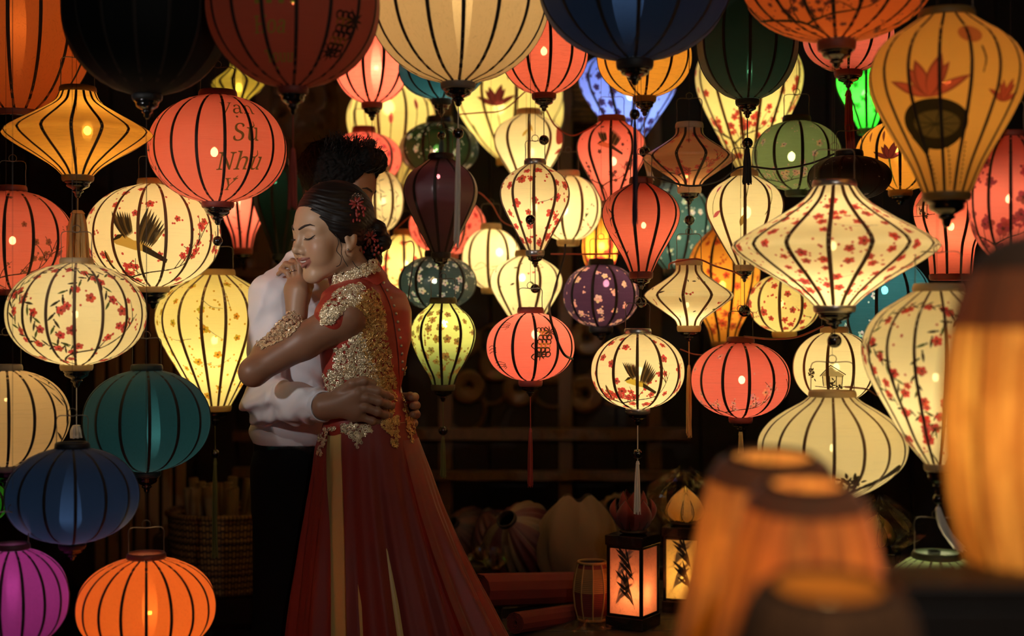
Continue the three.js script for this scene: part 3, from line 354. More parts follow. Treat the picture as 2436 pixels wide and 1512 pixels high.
const floor = structure('floor', new THREE.BoxGeometry(5.6, .1, 8).translate(0, -.05, -3.2), std(rgb(.02, .016, .014), .5));
const tileGeo = new RoundedBoxGeometry(.394, .012, .394, 1, .003), tileMats = [0, 1, 2].map((k) => std(rgb(.018 + .005 * k, .013 + .003 * k, .01 + .002 * k), .4));
for (let i = 0; i < 13; i++) for (let j = 0; j < 8; j++) part('floor_tile', tileGeo, tileMats[(i * 7 + j * 5 + i * j) % 3], floor).position.set(-2.4 + i * .4, .004, -6.2 + j * .4);
structure('ceiling', new THREE.BoxGeometry(5.6, .1, 8).translate(0, 3.15, -3.2), std(rgb(.02, .014, .01), .9));
const back = structure('wall_back', new THREE.BoxGeometry(5.6, 3.2, .1).translate(0, 1.6, -6.55), std(rgb(.008, .006, .005), .9));
{ const g = [0, 1, 2].map((k) => box(.186, 3.1, .028, 0, 0, 0, .006)); const r = rng(40); for (let i = 0; i < 27; i++) { const p = part('plank', g[i % 3], DARKWOOD, back); p.position.set(-2.5 + i * .192, 1.58, -6.488 + .006 * r()); p.rotation.y = (r() - .5) * .02; } }
structure('wall_left', new THREE.BoxGeometry(.1, 3.2, 7.2).translate(-2.75, 1.6, -3.0), std(rgb(.03, .02, .014), .9));
structure('wall_right', new THREE.BoxGeometry(.1, 3.2, 7.2).translate(2.75, 1.6, -3.0), std(rgb(.03, .02, .014), .9));

// ---------- racks, baskets, bundles in the dark at the back ----------
{ const d = 5.75, z = -d, rack = thing('display_rack', V(0, 0, z), 'dark wooden rack of posts and rails along the back of the shop', 'rack');
  for (const px of [628, 1345, 1556, 1060, 820]) part('post', box(px == 628 ? .06 : .055, 2.7, .05, at(px, 0, d).x, 1.35, 0), BROWNWOOD, rack);
  for (const [py, a, b, h] of [[1030, 980, 1640, .05], [1128, 1000, 1640, .04], [1035, 560, 830, .04], [1120, 560, 830, .04], [650, 560, 830, .035]]) { const A = at(a, py, d), B = at(b, py, d); part('rail', box(B.x - A.x, h, .045, (A.x + B.x) / 2, A.y, .04), BROWNWOOD, rack); } 
  for (const py of [1030, 1128]) { const A = at(980, py, d), B = at(1640, py, d); part('shelf_board', box(B.x - A.x, .025, .3, (A.x + B.x) / 2, A.y - .03, -.16), DARKWOOD, rack); } }
{ const d = 5.1, sc = thing('slat_screen', V(0, 0, -d), 'pale wooden slat screen standing behind the cream lanterns on the left', 'screen');
  for (let i = 0; i < 7; i++) { const p = at(238 + i * 32, 860, d); part('slat', box(.034, 1.5 + .04 * (i % 3), .016, p.x, .8, 0), PALEWOOD, sc); } for (const y of [.25, 1.3]) { const a = at(220, 0, d), b = at(450, 0, d); part('rail', box(b.x - a.x, .04, .016, (a.x + b.x) / 2, y, -.017), PALEWOOD, sc); } }
const wickerTex = (() => { const c = noiseTex(256, 256, 9, (x, w, h, r) => { x.fillStyle = css([.02, .01, .004]); x.fillRect(0, 0, w, h); for (let i = 0; i < 16; i++) for (let j = 0; j < 16; j++) { const q = .75 + .5 * r(); x.fillStyle = css([.26 * q, .13 * q, .04 * q]); if ((i + j) % 2) x.fillRect(i * 16 + 1, j * 16 + 4, 14, 8); else x.fillRect(i * 16 + 4, j * 16 + 1, 8, 14); } }); const t = canvasTex(c); t.repeat.set(6, 3); return t; })();
const WICKER = std(rgb(1, 1, 1), .7, { map: wickerTex, bumpMap: wickerTex, bumpScale: .003 });
function basket(px, py, d, r0, r1, h, label) { const g = thing('wicker_basket', at(px, py, d), label, 'basket', 'wicker baskets'); part('body', lathe([[0, 0], [r0, 0], [r0 * 1.02, .006], [lerp(r0, r1, .5) * 1.04, h * .5], [r1, h], [r1 - .008, h], [lerp(r0, r1, .5) * 1.0, h * .5], [r0 * .96, .012], [0, .012]], 36), WICKER, g); part('rim', new THREE.TorusGeometry(r1, .009, 8, 36).rotateX(Math.PI / 2).translate(0, h, 0), WICKER, g); for (const k of [0, 1]) part('hoop', new THREE.TorusGeometry(lerp(r0, r1, .3 + .4 * k) * 1.03, .005, 6, 36).rotateX(Math.PI / 2).translate(0, h * (.3 + .4 * k), 0), WICKER, g); return g; }
{ const b = basket(1385, 300, 5.9, .1, .16, .24, 'brown woven basket hung high behind the blue and red lanterns'); part('hanging_cord', straight(V(0, .24, .15), V(0, 3.05 - b.position.y, 0), .003), CORD, b); }
{ const b = basket(535, 1400, 4.75, .15, .19, .26, 'woven basket full of cream paper rolls on the floor left of the man'); const r = rng(77); const paper = std(rgb(.16, .1, .05), .8), rollGeo = merge([new THREE.CylinderGeometry(.017, .017, .3, 12, 1, true), new THREE.TorusGeometry(.014, .003, 5, 12).rotateX(Math.PI / 2).translate(0, .15, 0), new THREE.CylinderGeometry(.012, .012, .3, 10, 1, true)]);
  for (let i = 0; i < 15; i++) { const a = i * 2.4, q = .035 * Math.sqrt(i), m = part(numbered('paper_roll'), rollGeo, paper, scene); m.position.copy(b.position).add(V(Math.cos(a) * q, .19 + .03 * r(), Math.sin(a) * q)); m.rotation.set((r() - .5) * .16 + Math.sin(a) * .08, 0, (r() - .5) * .16 - Math.cos(a) * .1); tag(m, 'cream paper roll standing in the woven basket left of the man', 'paper roll', 'paper rolls in the basket'); } }
{ const s = thing('wooden_crate', at(560, 1250, 5.2).setY(0), 'low dark wooden crate of folded cloth behind the basket of paper rolls', 'crate'); for (let k = 0; k < 4; k++) part('board', box(.52, .09, .02, 0, .1 + k * .11, .16), DARKWOOD, s); for (const x of [-.25, .25]) part('board', box(.02, .44, .32, x, .26, 0), DARKWOOD, s); part('board', box(.5, .02, .32, 0, .05, 0), DARKWOOD, s);
  const cols = [['wine red', [.09, .012, .01]], ['dull gold', [.2, .1, .025]], ['dark brown', [.06, .02, .012]], ['brick red', [.14, .025, .014]], ['ochre', [.22, .12, .04]]];
  cols.forEach(([n, c], i) => { const y = .1 + i * .085, pts = []; const g = merge([0, 1, 2].map((k) => box(.4 - .02 * (i % 2), .026, .26, .01 * ((i + k) % 3 - 1), k * .027, 0, .012))); const m = solo('folded_cloth', g, phys(rgb(...c), .75, { sheen: .4, sheenColor: rgb(...c) }), `folded ${n} cloth in the stack in the crate left of the man`, 'cloth', 'folded cloths in the crate'); m.position.set(s.position.x, s.position.y + y, s.position.z); }); }
// turned wooden discs and hoops for lantern ends, hung on the wall
{ const r = rng(88), disc = lathe([[.012, .0], [.03, .004], [.05, .012], [.062, .01], [.066, .018], [.058, .026], [.045, .02], [.028, .024], [.012, .018], [.012, 0]], 30).rotateX(Math.PI / 2), m = phys(rgb(.16, .07, .02), .35, { clearcoat: .6 }), hoop = new THREE.TorusGeometry(.07, .007, 8, 34);
  const put = (px, py, d, k, label) => { const o = solo(k ? 'bamboo_hoop' : 'turned_wooden_disc', k ? hoop : disc, m, label, k ? 'hoop' : 'disc', k ? 'bamboo hoops on the back wall' : 'turned wooden discs on the back wall'); const w = 6.45; d = w; o.position.copy(at(px, py, w)); o.rotation.z = r() * 6; o.scale.setScalar(.9 + .55 * r()); };
  for (let i = 0; i < 18; i++) put(668 + (i % 5) * 34 + 14 * r(), 222 + Math.floor(i / 5) * 38 + 12 * r(), 5.9 + .4 * r(), i % 3 == 1, i % 3 == 1 ? 'dark bamboo hoop hanging at the back, above the head of the man' : 'turned brown wooden disc hanging at the back, above the head of the man');
  for (let i = 0; i < 22; i++) put(1090 + (i % 7) * 70 + 30 * r(), 800 + Math.floor(i / 7) * 58 + 20 * r(), 6.1 + .25 * r(), i % 2, i % 2 ? 'dark bamboo hoop hanging in the gloom below the coral lantern with scales' : 'turned brown wooden disc hanging in the gloom below the coral lantern with scales');
  for (let i = 0; i < 8; i++) put(610 + (i % 2) * 30 + 14 * r(), 520 + Math.floor(i / 2) * 50 + 16 * r(), 6.1, i % 2, i % 2 ? 'dark bamboo hoop hanging beside the wooden post left of the couple' : 'turned brown wooden disc hanging beside the wooden post left of the couple'); }

// ---------- the low table with the box lanterns ----------
const TT = .405;
{ const t = thing('low_table', V(.72, 0, -4.1), 'low dark wooden table under the box lanterns', 'table'); for (let i = 0; i < 6; i++) part('table_board', box(1.7, .03, .145, .1, TT - .015, -.42 + i * .15), DARKWOOD, t); part('apron', box(1.6, .07, .025, .1, TT - .066, .36), DARKWOOD, t); for (const x of [-.68, .88]) for (const z of [-.38, .34]) part('leg', box(.06, TT - .03, .06, x, (TT - .03) / 2, z), DARKWOOD, t); }
function petal(w, h, curl, th = .0016, closed = false) {                              // one pointed petal that leans out and curls in, base at the origin, outside faces +z
  const N = 12, M = 8, P = (t, q) => { const half = w / 2 * Math.sin(Math.PI * Math.pow(t, .62)) * (1 - .1 * t), x = half * q, lean = bend(t, curl, closed); return [x, h * t * (1 - .12 * t), h * lean - .5 * w * q * q * .5 * Math.sin(Math.PI * t)]; };
  const pos = [], idx = []; for (const o of [0, th]) for (let i = 0; i <= N; i++) for (let j = 0; j <= M; j++) { const p = P(i / N, j / M * 2 - 1); pos.push(p[0], p[1], p[2] - o); }
  const K = (N + 1) * (M + 1); for (let i = 0; i < N; i++) for (let j = 0; j < M; j++) { const a = i * (M + 1) + j, b = a + 1, c = a + M + 1, e = c + 1; idx.push(a, b, c, b, e, c, a + K, c + K, b + K, b + K, c + K, e + K); }
  const g = new THREE.BufferGeometry(); g.setAttribute('position', new THREE.Float32BufferAttribute(pos, 3)); g.setIndex(idx); g.computeVertexNormals(); return g; }
const bend = (t, curl, closed) => closed ? curl * (Math.sin(Math.PI * t) * .62 - t * .3) : curl * (Math.sin(t * 2.4) * .55 - t * .1);
function lotus3d(pos, name, w, h, col, lit, label, scale = 1) {
  const g = thing(name, pos, label, 'lantern', 'lotus lanterns'); const m = phys(rgb(...col), .95, { transmission: .5 }), wire = std(rgb(.05, .025, .01), .6);
  for (const [n, f, lean, off] of lit ? [[4, 1, .4, 0], [4, .96, .5, .5]] : [[5, 1, .42, 0], [6, .82, .85, .5]]) { const ww = w * f * (lit ? 1.15 : 1.05), pg = petal(ww, h * f, lean, .0016, !!lit), eg = merge([-1, 1].map((q) => { const pts = []; for (let i = 0; i <= 10; i++) { const t = i / 10, half = ww / 2 * Math.sin(Math.PI * Math.pow(t, .62)) * (1 - .1 * t); pts.push(V(q * half, h * f * t * (1 - .12 * t), h * f * bend(t, lean, !!lit) - .25 * ww * Math.sin(Math.PI * t))); } return tube(pts, .001, 20, 5); }));
    for (let i = 0; i < n; i++) { const p = part('petal', pg, m, g); p.rotation.y = (i + off) * 2 * Math.PI / n; p.translateZ(w * .16 * (f < 1 ? 1.5 : 1)); part('wire_edge', eg, wire, p); } }
  part('base', lathe([[0, 0], [w * .42, 0], [w * .44, .006], [w * .3, .014], [0, .014]], 24), wire, g);
  if (lit) { const e = std(rgb(.1, .1, .1), .5); e.emissive = rgb(1, .75, .35); e.emissiveIntensity = 30; part('light_bulb', new THREE.SphereGeometry(.008, 14, 10).scale(1, 1.4, 1).translate(0, h * .3, 0), e, g); const l = new THREE.PointLight(rgb(1, .78, .38), lit, 0, 2); l.name = 'lotus_lamp'; l.position.y = h * .3; l.castShadow = true; g.add(l); }
  return g; }
function boxLantern(px, d, wpx, y0, y1, col, lit, turn, label, seed) {
  const s = d / FPX, S = wpx * s, base = at(px, 0, d), H = (y1 - y0) * s, g = thing('box_lantern', V(base.x, TT, base.z), label, 'lantern', 'box lanterns on the low table'); g.rotation.y = turn;
  const black = phys(rgb(.008, .006, .005), .25, { clearcoat: .6 }), foot = .034, hh = H - foot;
  part('foot', merge([box(S * 1.02, foot, S * 1.02, 0, foot / 2, 0, .003), box(S * .9, .006, S * .9, 0, foot + .003, 0, .002)]), black, g);
  part('lid', merge([box(S * 1.04, .028, S * 1.04, 0, H + .012, 0, .003), box(S * .94, .01, S * .94, 0, H - .005, 0, .002)]), black, g);
  for (const a of [-1, 1]) for (const b of [-1, 1]) part('corner_post', box(.009, hh, .009, a * (S / 2 - .006), foot + hh / 2, b * (S / 2 - .006), .002), black, g);
  const tex = (k) => { const c = noiseTex(256, 384, seed + k, (x, w, h, r) => { x.fillStyle = css(col); x.fillRect(0, 0, w, h); for (let i = 0; i < 700; i++) { const q = r() < .5 ? 0 : 255; x.fillStyle = `rgba(${q},${q},${q},${.02 + .04 * r()})`; x.beginPath(); x.ellipse(r() * w, r() * h, 3 + 10 * r(), 1 + 3 * r(), r() * 6, 0, 7); x.fill(); }
    if (k == 0) { const leaf = (X, Y, l, a) => { x.save(); x.translate(X, Y); x.rotate(a); x.fillStyle = css(DARK); x.beginPath(); x.moveTo(0, 0); x.quadraticCurveTo(l * .5, -l * .15, l, 0); x.quadraticCurveTo(l * .5, l * .13, 0, 0); x.fill(); x.restore(); }; x.strokeStyle = css(DARK); x.lineWidth = 2; for (const [X, Y] of [[205, 200], [208, 340]]) { x.beginPath(); x.moveTo(X - 50, Y - 130); x.quadraticCurveTo(X - 22, Y - 70, X, Y); x.stroke(); for (let i = 0; i < 6; i++) { const t = i / 6, bx = X - 50 * (1 - t), by = Y - 130 * (1 - t); leaf(bx + 4, by + 4, 118 + 24 * r(), -2.5 - .3 * r() + (i % 2 ? .35 : 0)); if (i % 3 == 1) leaf(bx, by, 100, -1.85 - .15 * r()); } } } }); const t = canvasTex(c, true, false); return t; };
  const pm = [tex(0), tex(1)].map((map) => phys(rgb(1, 1, 1), .92, { map, transmission: .6 }));
  const pane = new THREE.BoxGeometry(S - .016, hh - .004, .0012);
  for (let k = 0; k < 4; k++) { const p = part('panel', pane, pm[k % 2 ? 1 : 0], g); p.rotation.y = k * Math.PI / 2; p.position.set(Math.sin(k * Math.PI / 2) * (S / 2 - .006), foot + hh / 2, Math.cos(k * Math.PI / 2) * (S / 2 - .006)); for (const q of [-1, 1]) part('trim_strip', box(S - .02, .004, .003, 0, q * (hh / 2 - .005), .002, .001), black, p); }
  const e = std(rgb(.1, .1, .1), .5); e.emissive = rgb(1, .72, .3); e.emissiveIntensity = 60; part('light_bulb', lathe([[0, 0], [.006, .004], [.009, .014], [.006, .03], [.002, .046], [0, .052]], 14).translate(S * .16, foot + hh * .22, S * .12), e, g);
  const l = new THREE.PointLight(rgb(1, .74, .4), lit, 0, 2); l.name = 'box_lamp'; l.position.set(S * .16, foot + hh * .22 + .018, S * .12); l.castShadow = true; g.add(l); return g; }
const bxA = boxLantern(1506, 3.9, 96, 1282, 1480, [.86, .5, .36], .022, -.55, 'pink paper box lantern with bamboo leaves and black frame, under the dark red lotus', 300);
const bxB = boxLantern(1630, 4.12, 92, 1290, 1470, [.92, .74, .38], .028, -.3, 'yellow paper box lantern with bamboo leaves, half behind the glowing orange shade', 310);
lotus3d(V(bxA.position.x, TT + (1480 - 1282) * 3.9 / FPX + .03, bxA.position.z), 'lotus_lantern', .088, .13, [.34, .04, .028], 0, 'unlit dark red cloth lotus on top of the pink box lantern', 1);
const LT = V(bxB.position.x, TT + (1470 - 1290) * 4.12 / FPX + .03, bxB.position.z);
lotus3d(LT, 'lotus_lantern', .098, .125, [.92, .8, .42], .05, 'glowing cream lotus in a clear wrapper on the yellow box lantern', 1);
{ // crinkled cellophane round the lit lotus, and other wrappers
  const film = (R, H, seed) => { const r = rng(seed), ph = [...Array(5)].map(() => r() * 6.28), N = 14, M = 40, pos = [], idx = []; for (let i = 0; i <= N; i++) for (let j = 0; j <= M; j++) { const t = i / N, a = j / M * 2 * Math.PI, k = Math.sin(Math.PI * (.16 + .8 * t)), q = 1 + .2 * Math.sin(7 * a + ph[0] + t * 3) + .13 * Math.sin(11 * a + ph[1] - t * 5) + .05 * Math.sin(17 * a + ph[2]); pos.push(R * k * q * Math.sin(a), H * t + .012 * Math.sin(5 * a + ph[3]) * t, R * k * q * Math.cos(a)); if (i < N && j < M) { const b = i * (M + 1) + j, c = b + M + 1; idx.push(b, b + 1, c, b + 1, c + 1, c); } } const g = new THREE.BufferGeometry(); g.setAttribute('position', new THREE.Float32BufferAttribute(pos, 3)); g.setIndex(idx); g.computeVertexNormals(); return g.toNonIndexed(); };
  const clear = phys(rgb(1, .97, .9), .06, { transmission: 1, ior: 1.45 });
  const wrap = (p, R, H, seed, label) => { const m = solo('cellophane_wrapper', film(R, H, seed), clear, label, 'wrapper', 'clear wrappers'); m.geometry.computeVertexNormals(); m.position.copy(p); };
  wrap(V(LT.x, LT.y - .004, LT.z), .105, .16, 5, 'crinkled clear wrapper round the glowing cream lotus');
  const bxC = boxLantern(2088, 3.8, 92, 1325, 1502, [.8, .6, .25], .004, -.4, 'dim box lantern behind the orange shades, under the cream globe with ink trees', 320), LC = V(bxC.position.x, TT + 177 * 3.8 / FPX + .03, bxC.position.z);
  lotus3d(LC, 'lotus_lantern', .08, .11, [.5, .45, .12], .003, 'dim yellow green lotus in a clear wrapper, right of the glowing orange shades', 1);
  wrap(V(LC.x, LC.y - .004, LC.z), .1, .14, 6, 'crinkled clear wrapper round the dim yellow green lotus on the right');
  wrap(at(1150, 1352, 4.35), .07, .07, 7, 'crumpled clear wrapper in the dark by the rolled red cloth'); wrap(at(1400, 1510, 3.85), .055, .035, 8, 'crumpled clear wrapper on the front edge of the low table'); }
{ // barrel of split bamboo
  const d = 3.98, s = d / FPX, g = thing('bamboo_barrel_lantern', V(at(1408, 0, d).x, TT, -d), 'small unlit barrel lantern of red and straw coloured bamboo, left of the pink box lantern', 'lantern'), H = 140 * s, R = 46 * s;
  const tex = canvasTex(noiseTex(512, 256, 21, (x, w, h, r) => { const rows = [[.2, .025, .02], [.36, .2, .06], [.22, .03, .022], [.34, .2, .06]]; for (let k = 0; k < 4; k++) { x.fillStyle = css(rows[k]); x.fillRect(0, k * h / 4, w, h / 4 + 1); } for (let y = 0; y < h; y += 4) { x.fillStyle = 'rgba(10,4,2,.45)'; x.fillRect(0, y, w, 1.4); } }), true); const pr = [0, .02, .1, .25, .5, .75, .9, .98, 1].map((t) => [R * (.72 + .28 * Math.sin(Math.PI * t)), H * t]);
  part('body', lathe(pr, 10), std(rgb(1, 1, 1), .7, { map: tex, bumpMap: tex, bumpScale: .002, flatShading: true }), g); for (let k = 0; k < 10; k++) { const a = (k) / 10 * 6.2832; part('stave_cord', tube(pr.map(([q, y]) => V(q * Math.sin(a), y, q * Math.cos(a))), .0022, 14, 5), std(rgb(.4, .25, .08), .7), g); } for (const y of [0, H]) part('rim', new THREE.TorusGeometry(R * .72, .004, 6, 28).rotateX(Math.PI / 2).translate(0, y + (y ? -.002 : .004), 0), std(rgb(.35, .2, .06), .7), g); part('inner_lining', lathe([[0, H * .96], [R * .68, H * .96], [R * .7, H]], 20), DARKWOOD, g); }
{ const t = thing('wooden_bench', V(.08, 0, -5.08), 'low dark bench at the back, under the folded lanterns', 'bench'); for (let i = 0; i < 3; i++) part('board', box(1.3, .028, .14, 0, .386, -.15 + i * .146), DARKWOOD, t); for (const x of [-.58, .58]) part('leg', box(.05, .372, .36, x, .186, 0), DARKWOOD, t); }
// rolled cloth and folded lanterns in the dark behind
function rollOf(pa, pb, R, c, label) { const dir = pb.clone().sub(pa), L = dir.length(), pts = []; for (let i = 0; i <= 70; i++) { const a = i * .55, q = R * (1 - i / 90); pts.push(new THREE.Vector2(Math.cos(a) * q, Math.sin(a) * q)); }
  const sh = new THREE.Shape(); sh.moveTo(pts[0].x, pts[0].y); pts.slice(1).forEach((p) => sh.lineTo(p.x, p.y)); [...pts].reverse().forEach((p) => { const k = 1 - .0025 / Math.max(.004, p.length()); sh.lineTo(p.x * k, p.y * k); });
  const g = new THREE.ExtrudeGeometry(sh, { depth: L, bevelEnabled: false, curveSegments: 1 }); const m = solo('cloth_roll', g, phys(rgb(...c), .8, { sheen: .4, sheenColor: rgb(...c) }), label, 'cloth roll', 'rolls of cloth'); m.position.copy(pa); m.quaternion.setFromUnitVectors(V(0, 0, 1), dir.normalize()); return m; }
rollOf(at(1140, 1405, 4.02), at(1385, 1398, 4.3), .05, [.16, .016, .012], 'dark red cloth roll with its open end beside the skirt');
rollOf(at(1225, 1482, 3.78), at(1425, 1452, 4.15), .03, [.15, .02, .015], 'thinner dark red cloth roll at the bottom edge of the low table');
function bundle(px, py, d, R, H, tilt, turn, stripes, label) { // a silk lantern folded flat, its pleats closed
  const g = thing('folded_lantern', at(px, py, d), label, 'folded lantern', 'folded lanterns in the dark'); g.rotation.set(tilt, turn, .5); const n = 22, pos = [], idx = [], col = [], M = n * 6, N = 20;
  for (let i = 0; i <= N; i++) for (let j = 0; j <= M; j++) { const t = i / N, a = j / M * 2 * Math.PI, pl = 1 - .13 * (.5 + .5 * Math.cos(n * a)) * Math.sin(Math.PI * t), r = R * (.22 + .78 * Math.pow(Math.sin(Math.PI * t), .75)) * pl * (1 + .08 * Math.sin(3 * a + t * 2)); pos.push(r * Math.sin(a), H * (t - .5), r * Math.cos(a)); const c = stripes[Math.floor((j / M) * n / 2) % stripes.length]; col.push(...c); if (i < N && j < M) { const b = i * (M + 1) + j, e = b + M + 1; idx.push(b, b + 1, e, b + 1, e + 1, e); } }
  const geo = new THREE.BufferGeometry(); geo.setAttribute('position', new THREE.Float32BufferAttribute(pos, 3)); geo.setAttribute('color', new THREE.Float32BufferAttribute(col, 3)); geo.setIndex(idx); geo.computeVertexNormals();
  part('shade', geo, std(rgb(1, 1, 1), .6, { vertexColors: true }), g); for (const q of [-1, 1]) part('ring', ringGeo(R * .24, R * .24, .02).translate(0, q * H / 2 - .01, 0), DARKWOOD, g); }
bundle(1245, 1290, 4.5, .13, .26, .5, .6, [[.07, .014, .012], [.14, .09, .045]], 'folded lantern of red and cream silk lying behind the cloth rolls');
bundle(1190, 1285, 5.0, .11, .22, -.3, -.4, [[.05, .01, .008], [.02, .005, .005]], 'folded dark red lantern lying deep in the gloom right of the skirt');
bundle(1110, 1270, 5.2, .1, .2, .8, .3, [[.07, .02, .01], [.03, .01, .006]], 'folded brown lantern on top of the heap in the gloom');
bundle(1480, 1255, 5.0, .13, .24, .3, 1, [[.13, .075, .03], [.1, .055, .02]], 'folded straw coloured lantern behind the dark red lotus');
{ const pos = [], idx = [], N = 22, M = 48, r = rng(61), ph = [...Array(6)].map(() => r() * 6.28); // a soft cream sack
  for (let i = 0; i <= N; i++) for (let j = 0; j <= M; j++) { const t = i / N, a = j / M * 2 * Math.PI, k = Math.pow(Math.sin(Math.PI * Math.min(.98, .06 + .88 * t)), .6), q = 1 + .1 * Math.sin(6 * a + ph[0] + 4 * t) * t + .06 * Math.sin(11 * a + ph[1] - 3 * t) + .05 * Math.sin(3 * a + ph[2]); pos.push(.125 * k * q * Math.sin(a), .29 * t + .01 * Math.sin(4 * a + ph[3]), .1 * k * q * Math.cos(a)); if (i < N && j < M) { const b = i * (M + 1) + j, e = b + M + 1; idx.push(b, b + 1, e, b + 1, e + 1, e); } }
  const g = new THREE.BufferGeometry(); g.setAttribute('position', new THREE.Float32BufferAttribute(pos, 3)); g.setIndex(idx); g.computeVertexNormals(); const m = solo('cloth_sack', g, std(rgb(.15, .09, .04), .8), 'soft cream cloth sack slumped behind the barrel lantern', 'sack'); m.position.copy(at(1375, 1395, 4.4)); m.position.y = TT; }

// ---------- cables strung between the lanterns ----------
function cable(pts, c, r, label) { solo('power_cable', tube(pts.map(([x, y, d]) => at(x, y, d)), r, pts.length * 10, 6), std(rgb(...c), .45), label, 'cable', 'power cables'); }
cable([[1090, 272, 4.4], [1140, 268, 4.35], [1195, 262, 4.3], [1245, 222, 4.25], [1300, 170, 4.2]], [.3, .03, .015], .0022, 'thin red cable sagging behind the white tassel of the ivory lantern');
cable([[1300, 262, 4.15], [1322, 300, 4.2], [1360, 322, 4.2], [1420, 296, 4.2]], [.35, .05, .02], .0024, 'red cable looping right of the cream lantern with the fish');
cable([[940, 545, 4.4], [990, 505, 4.4], [1130, 455, 4.4], [1165, 480, 4.4], [1200, 530, 4.3], [1245, 545, 4.3]], [.4, .06, .03], .0024, 'red cable running behind the wine red balloon lantern');
cable([[1310, 604, 4.05], [1350, 604, 4.05], [1430, 604, 4.05], [1490, 602, 4.05]], [.36, .06, .02], .0028, 'straight red cable right of the central red blossom balloon');
cable([[1345, 580, 4.0], [1342, 610, 4.0], [1330, 650, 4.0], [1316, 700, 3.9], [1308, 745, 3.62], [1322, 800, 3.55], [1340, 840, 3.55], [1362, 854, 3.6]], [.02, .012, .01], .0032, 'black cable hanging down over the coral lantern with the painted scales');
cable([[1540, 420, 3.7], [1570, 425, 3.6], [1640, 442, 3.6], [1710, 430, 3.6], [1760, 398, 3.6], [1850, 402, 3.62], [1930, 388, 3.65], [1985, 366, 3.62]], [.015, .012, .01], .0026, 'black cable sagging under the tan saucer lantern');
cable([[1590, 640, 4.0], [1610, 622, 3.7], [1660, 616, 3.7], [1700, 632, 3.7], [1745, 646, 3.68], [1765, 655, 3.65]], [.38, .08, .03], .0024, 'orange cable over the top of the small cream saucer');
cable([[1770, 800, 3.6], [1840, 806, 3.7], [1900, 800, 3.75], [1960, 775, 3.75]], [.36, .06, .03], .0026, 'red cable between the coral bough lantern and the wide cream saucer');
cable([[1618, 830, 3.9], [1650, 842, 3.9], [1690, 842, 3.85], [1730, 812, 3.7]], [.36, .08, .04], .002, 'red cable under the small cream saucer');
cable([[960, 575, 4.5], [985, 600, 4.05], [972, 700, 4.05], [970, 740, 4.1]], [.02, .012, .01], .002, 'black cable hanging behind the shoulder of the woman');
cable([[2010, 920, 3.15], [2060, 925, 3.2], [2090, 940, 3.3], [2110, 915, 3.4]], [.2, .06, .03], .002, 'brown cable on top of the plain cream globe');

// ---------- bamboo shades right in front of the camera, out of focus ----------
const fibre = (seed, a, b) => { const c = noiseTex(512, 512, seed, (x, w, h, r) => { x.fillStyle = css(a); x.fillRect(0, 0, w, h); for (let i = 0; i < 900; i++) { const X = r() * w, Y = r() * h, l = 30 + 160 * r(); x.strokeStyle = css(r() < .6 ? b : a.map((q) => q * 1.5), .15 + .3 * r()); x.lineWidth = 1 + 9 * r(); x.beginPath(); x.moveTo(X, Y); x.lineTo(X + (r() - .5) * 14, Y + l); x.stroke(); } }); return canvasTex(c); };
const SHADE_DARK = std(rgb(.045, .02, .009), .8);
function bambooShade(px, py, d, rimPx, prof, col, lit, lampY, label, collar) {
  const s = d / FPX, g = thing('bamboo_lamp', at(px, py, d), label, 'lamp', 'bamboo lamps in front of the camera'), pts = prof.map(([r, y]) => [r * s, -y * s]);
  g.rotation.x = .13;
  const out = pts.map(([r, y]) => [r, y]), inn = [...pts].reverse().map(([r, y]) => [Math.max(.004, r - .003), y - .001]);
  part('shade', lathe([...out, ...inn], 48), phys(rgb(1, 1, 1), .92, { map: fibre(px, col, col.map((q) => q * .35)), transmission: collar === 2 ? .08 : .55 }), g);
  part('rim', new THREE.TorusGeometry(rimPx * s, .0035, 8, 40).rotateX(Math.PI / 2), SHADE_DARK, g);
  if (collar === 2) part('added_lining', lathe(inn.map(([r, y]) => [r - .001, y]), 48), std(rgb(.7, .36, .1), .8), g);  // added pale lining, makes the inside of the opening look lit
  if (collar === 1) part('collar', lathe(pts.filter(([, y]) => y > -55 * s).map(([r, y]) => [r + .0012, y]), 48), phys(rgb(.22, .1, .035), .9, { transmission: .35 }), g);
  const e = std(rgb(.1, .1, .1), .5); e.emissive = rgb(1, .55, .18); e.emissiveIntensity = collar === 2 ? 2.5 : 6; part('light_bulb', new THREE.SphereGeometry(.014, 16, 12).scale(1, 1.3, 1).translate(0, -lampY * s, 0), e, g);
  const l = new THREE.PointLight(rgb(1, .6, .22), lit, 0, 2); l.name = 'shade_lamp'; l.position.y = -lampY * s; l.castShadow = true; g.add(l);
  part('socket', new THREE.CylinderGeometry(.012, .014, .03, 12).translate(0, -lampY * s - .034, 0), SHADE_DARK, g); const last = pts[pts.length - 1]; part('stem', straight(V(0, -lampY * s - .04, 0), V(0, last[1] - .02, 0), .006, 10), SHADE_DARK, g); part('foot', lathe([[0, last[1] - .03], [last[0] * .9, last[1] - .03], [last[0] * .92, last[1] - .018], [last[0] * .3, last[1] - .008], [0, last[1] - .008]], 30), SHADE_DARK, g);
  return [g.position.y + last[1] - .03, g.position]; }
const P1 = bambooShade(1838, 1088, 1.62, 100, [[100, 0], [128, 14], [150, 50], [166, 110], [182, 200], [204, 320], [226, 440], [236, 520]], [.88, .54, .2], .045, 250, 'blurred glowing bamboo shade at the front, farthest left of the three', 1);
const P2 = bambooShade(1920, 1152, 1.36, 92, [[92, 0], [118, 14], [142, 50], [162, 110], [184, 200], [206, 300], [222, 400], [232, 500]], [.87, .47, .15], .034, 220, 'blurred orange bamboo shade between two others at the front', 1);
